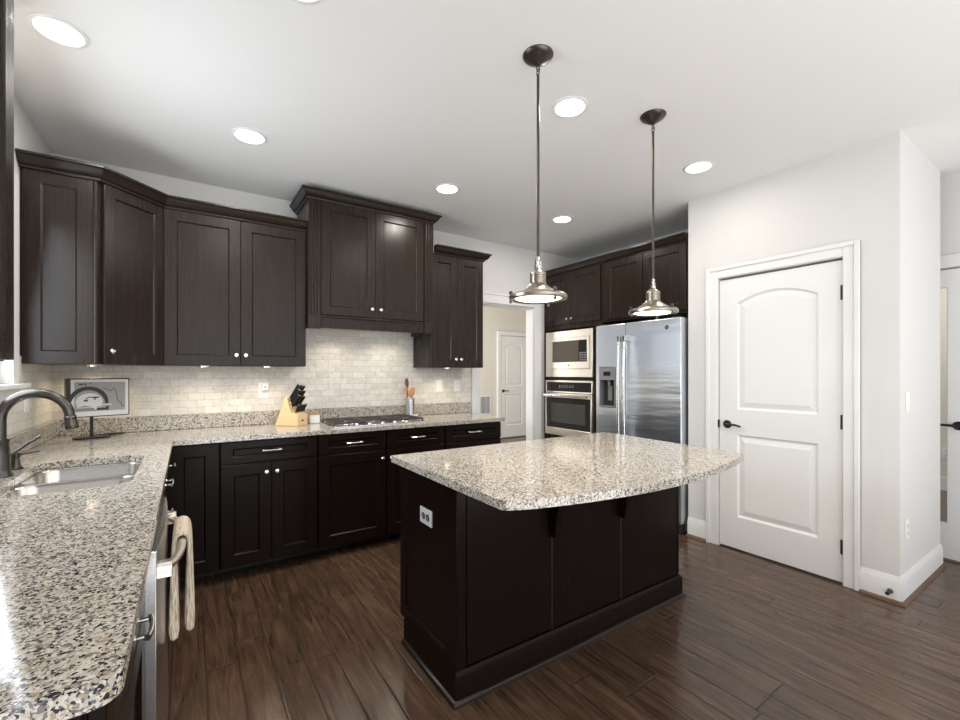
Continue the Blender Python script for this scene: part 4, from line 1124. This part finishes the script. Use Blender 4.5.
# cooktop
CX0, CX1, CY0, CY1 = 0.868, 1.630, 3.205, 3.632
ck = thing('gas_cooktop', 'stainless five-burner gas cooktop with black grates set in the back counter', 'cooktop', (CX0, CY0, CT))
b = MB(ck); b.prism(rrect(CX0, CX1, CY0, CY1, 0.015, 4), CT + 0.0005, CT + 0.010); b.build('tray', 'steel', bevel=0.004)
BUR = [(CX0 + 0.15, CY0 + 0.13, 0.036), (CX0 + 0.15, CY0 + 0.32, 0.042), (CX0 + 0.38, CY0 + 0.26, 0.05), (CX1 - 0.15, CY0 + 0.32, 0.042), (CX1 - 0.15, CY0 + 0.13, 0.036)]
for x, y, r_ in BUR:
    b = MB(ck); b.lathe([(r_ + 0.012, 0.0105), (r_ + 0.010, 0.014), (r_, 0.018), (r_ - 0.004, 0.020), (r_ - 0.004, 0.0105)], (x, y, CT), seg=28, closed=True); bu = b.build('burner', 'steel')
    b = MB(bu); b.lathe([(r_ - 0.006, 0.0205), (r_ - 0.004, 0.024), (r_ - 0.008, 0.028), (0.0, 0.029)], (x, y, CT), seg=28); b.build('burner_cap', 'iron')
gz = CT + 0.034
for x0, x1 in ((CX0 + 0.02, CX0 + 0.262), (CX0 + 0.266, CX1 - 0.266), (CX1 - 0.262, CX1 - 0.02)):
    b = MB(ck); y0, y1 = CY0 + 0.05, CY1 - 0.02
    if x0 > CX0 + 0.2 and x1 < CX1 - 0.2: y0 = CY0 + 0.13
    for (a0_, a1_, c0, c1) in ((x0, x1, y0, y0 + 0.012), (x0, x1, y1 - 0.012, y1), (x0, x0 + 0.012, y0 + 0.012, y1 - 0.012), (x1 - 0.012, x1, y0 + 0.012, y1 - 0.012)):
        b.box(a0_, a1_, c0, c1, gz - 0.012, gz)
    ym = (y0 + y1) / 2; xm = (x0 + x1) / 2
    b.box(x0 + 0.012, x1 - 0.012, ym - 0.004, ym + 0.004, gz - 0.008, gz + 0.001)
    for yy in ((y0 * 3 + y1) / 4, (y0 + 3 * y1) / 4): b.box(x0 + 0.012, xm - 0.02, yy - 0.005, yy + 0.005, gz - 0.010, gz + 0.003); b.box(xm + 0.02, x1 - 0.012, yy - 0.005, yy + 0.005, gz - 0.010, gz + 0.003)
    b.box(xm - 0.005, xm + 0.005, y0 + 0.012, y0 + 0.07, gz - 0.010, gz + 0.003); b.box(xm - 0.005, xm + 0.005, y1 - 0.07, y1 - 0.012, gz - 0.010, gz + 0.003)
    for xx in (x0, x1 - 0.012):
        for yy in (y0, y1 - 0.012): b.box(xx, xx + 0.012, yy, yy + 0.012, CT + 0.0105, gz - 0.012)
    b.build('grate', 'iron', bevel=0.002)
for k in range(5):
    x = (CX0 + CX1) / 2 + (k - 2) * 0.10
    b = MB(ck); b.lathe([(0.016, 0.0105), (0.016, 0.014), (0.013, 0.022), (0.011, 0.024), (0.0, 0.024)], (x, CY0 + 0.018 + 0.006, CT), seg=18); b.build('knob', 'chrome')

# utensil crock on a small cream tray
ux_, uy_ = 1.686, 3.692
tr = thing('spoon_rest', 'cream scalloped tray under the utensil crock', 'tray', (ux_, uy_, CT))
sc = [((0.076 + 0.005 * math.cos(9 * a)) * math.cos(a), (0.052 + 0.004 * math.cos(9 * a)) * math.sin(a)) for a in [k * 2 * PI / 56 for k in range(56)]]
b = MB(tr, True); b.prism(sc, 0.001, 0.010); b.build('base', 'cream', bevel=0.003)
b = MB(tr, True); b.prism([(x * 1.02, y * 1.02) for x, y in sc], 0.0102, 0.018, [[(x * 0.88, y * 0.88) for x, y in sc]]); b.build('rim', 'cream', bevel=0.003)
cz = CT + 0.0115
cro = thing('utensil_crock', 'ribbed stainless utensil crock holding wooden spoons beside the cooktop', 'utensil holder', (ux_, uy_, cz))
b = MB(cro, True); b.lathe([(0.0, 0.0005), (0.043, 0.0005), (0.045, 0.003), (0.045, 0.148), (0.0465, 0.150), (0.0465, 0.156), (0.043, 0.156), (0.042, 0.150), (0.042, 0.006), (0.0, 0.006)], seg=36); b.build('cup', 'steel')
spoons = [('dark wooden spatula standing tallest at the left of the crock', -0.020, 0.008, -0.10, 0.285, 'darkspoon', 0.020, 0.050),
          ('pale wooden spoon leaning out at the left edge of the crock', -0.026, -0.010, -0.24, 0.235, 'spoonwood', 0.015, 0.030),
          ('wide reddish wooden spoon low in the middle of the crock', 0.006, -0.014, 0.05, 0.195, 'spoonwood', 0.034, 0.036),
          ('tan wooden spoon leaning right in the crock', 0.022, 0.006, 0.20, 0.215, 'spoonwood', 0.025, 0.036)]
for lab, sx, sy, lean, h_, mm, hw2, hl in spoons:
    s_ = thing('wooden_spoon', lab, 'spoon', (ux_ + sx * 0.6, uy_ + sy, cz + 0.008), 0, 'wooden spoons in the crock')
    b = MB(s_, True); b.T = Matrix.Rotation(lean * 0.45, 4, 'Y'); b.tube([(0, 0, 0.002), (0, 0, h_ - hl)], 0.006, 10); b.build('handle', mm)
    b = MB(s_, True); b.T = Matrix.Rotation(lean * 0.45, 4, 'Y') @ Matrix.Translation((0, 0, h_)) @ Matrix.Diagonal((hw2, 0.007, hl, 1)); b.lathe([(0.0, -1.0), (0.5, -0.87), (0.85, -0.5), (1.0, 0.0), (0.87, 0.5), (0.5, 0.87), (0.0, 1.0)], seg=20); b.build('bowl', mm)

# ================================================================== plates, switches, vent, stop
def wall_plate(name, label, cat, loc, rot, kind, w=0.072, h=0.116, m='white', horiz=False):
    r = thing(name, label, cat, loc, rot)
    b = MB(r, True)
    if horiz: w, h = h, w
    b.box(-w / 2, w / 2, -0.006, -0.0005, -h / 2, h / 2); pl = b.build('cover_plate', m, bevel=0.002)
    if kind == 'outlet':
        for s in (-1, 1):
            cx, cz_ = (s * 0.021, 0) if horiz else (0, s * 0.021)
            b = MB(r, True); b.lathe([(0.0155, 0.0062), (0.0155, 0.0085), (0.0, 0.0086)], (cx, 0, cz_), (0, -1, 0), 20); rc = b.build('receptacle', 'darkplastic' if m == 'plate' else 'white')
            b = MB(rc, True)
            b.box(cx - 0.007, cx - 0.005, -0.0095, -0.0088, cz_ - 0.002, cz_ + 0.007); b.box(cx + 0.005, cx + 0.007, -0.0095, -0.0088, cz_ - 0.002, cz_ + 0.007); b.box(cx - 0.002, cx + 0.002, -0.0095, -0.0088, cz_ - 0.010, cz_ - 0.006)
            b.build('slots', 'slot' if m != 'plate' else 'plate')
    else:
        b = MB(r, True); b.box(-0.016, 0.016, -0.0085, -0.0062, -0.032, 0.032); rk = b.build('rocker', 'white', bevel=0.001)
    return r
yt = YB - 0.009
o1 = wall_plate('outlet', 'white outlet with a plug-in adapter on the tiled backsplash left of the knife block', 'outlet', (0.490, yt, 1.178), 0, 'outlet')
pg = thing('plug_adapter', 'small square white plug-in adapter in the backsplash outlet', 'plug', (0.497, yt - 0.010, 1.200))
b = MB(pg, True); b.box(-0.022, 0.022, -0.032, -0.001, -0.020, 0.024); b.build('housing', 'white', bevel=0.004)
b = MB(pg, True); b.lathe([(0.006, 0.0), (0.006, 0.002), (0.0, 0.002)], (0.0, -0.032, 0.004), (0, -1, 0), 14); b.build('sensor', 'slot')
wall_plate('light_switch', 'white switch plate on the backsplash, left one below the right wall cabinet', 'switch', (2.036, yt, 1.186), 0, 'switch')
wall_plate('light_switch', 'white switch plate on the backsplash, nearest the hall doorway', 'switch', (2.236, yt, 1.186), 0, 'switch')
wall_plate('light_switch', 'white switch plate on the left tiled wall behind the faucet', 'switch', (XL + 0.009, 3.235, 1.165), PI / 2, 'switch')
wall_plate('light_switch', 'white switch plate on the pantry end wall at the right', 'switch', (3.505, YP, 1.143), 0, 'switch')
wall_plate('outlet', 'white outlet low on the pantry end wall at the right', 'outlet', (3.495, YP, 0.402), 0, 'outlet')
wall_plate('outlet', 'grey outlet plate on the left end of the island', 'outlet', (IX0 + 0.0088, 1.785, 0.665), -PI / 2, 'outlet', m='plate', horiz=True)
wall_plate('outlet', 'white outlet on the far wall seen through the glazed door', 'outlet', (7.0495, 1.20, 0.42), -PI / 2, 'outlet')
lever(gd, gw - 0.058, 0.935, -1)
vt = thing('return_vent', 'white louvered return vent low on the hall wall', 'vent', (4.84, HY1, 0.68))
b = MB(vt, True); b.prism([(-0.14, -0.19), (0.14, -0.19), (0.14, 0.19), (-0.14, 0.19)], -0.012, -0.001, [[(-0.115, -0.165), (0.115, -0.165), (0.115, 0.165), (-0.115, 0.165)]], 'xz'); b.build('frame', 'trim')
MB(vt, True).box(-0.1145, 0.1145, -0.0018, -0.001, -0.1645, 0.1645).build('duct_shade', 'slot')  # dark sheet stands in for the shade between the louvers
b = MB(vt, True)
for k in range(8): b.box(-0.112 + k * 0.029, -0.104 + k * 0.029, -0.009, -0.002, -0.165, 0.165)
b.build('louvers', 'trim')
ds_ = thing('door_stop', 'small dark door stop on the baseboard by the pantry corner', 'door stop', (XP - 0.014, 0.795, 0.062))
b = MB(ds_, True); b.lathe([(0.014, 0.0005), (0.012, 0.006), (0.005, 0.010), (0.005, 0.040), (0.010, 0.042), (0.010, 0.054), (0.0, 0.056)], (0, 0, 0), (-1, 0, 0), 16); b.build('bumper', 'bronze')

# lever of the glazed door: on the latch stile, pointing over the glass
bpy.context.view_layer.update()
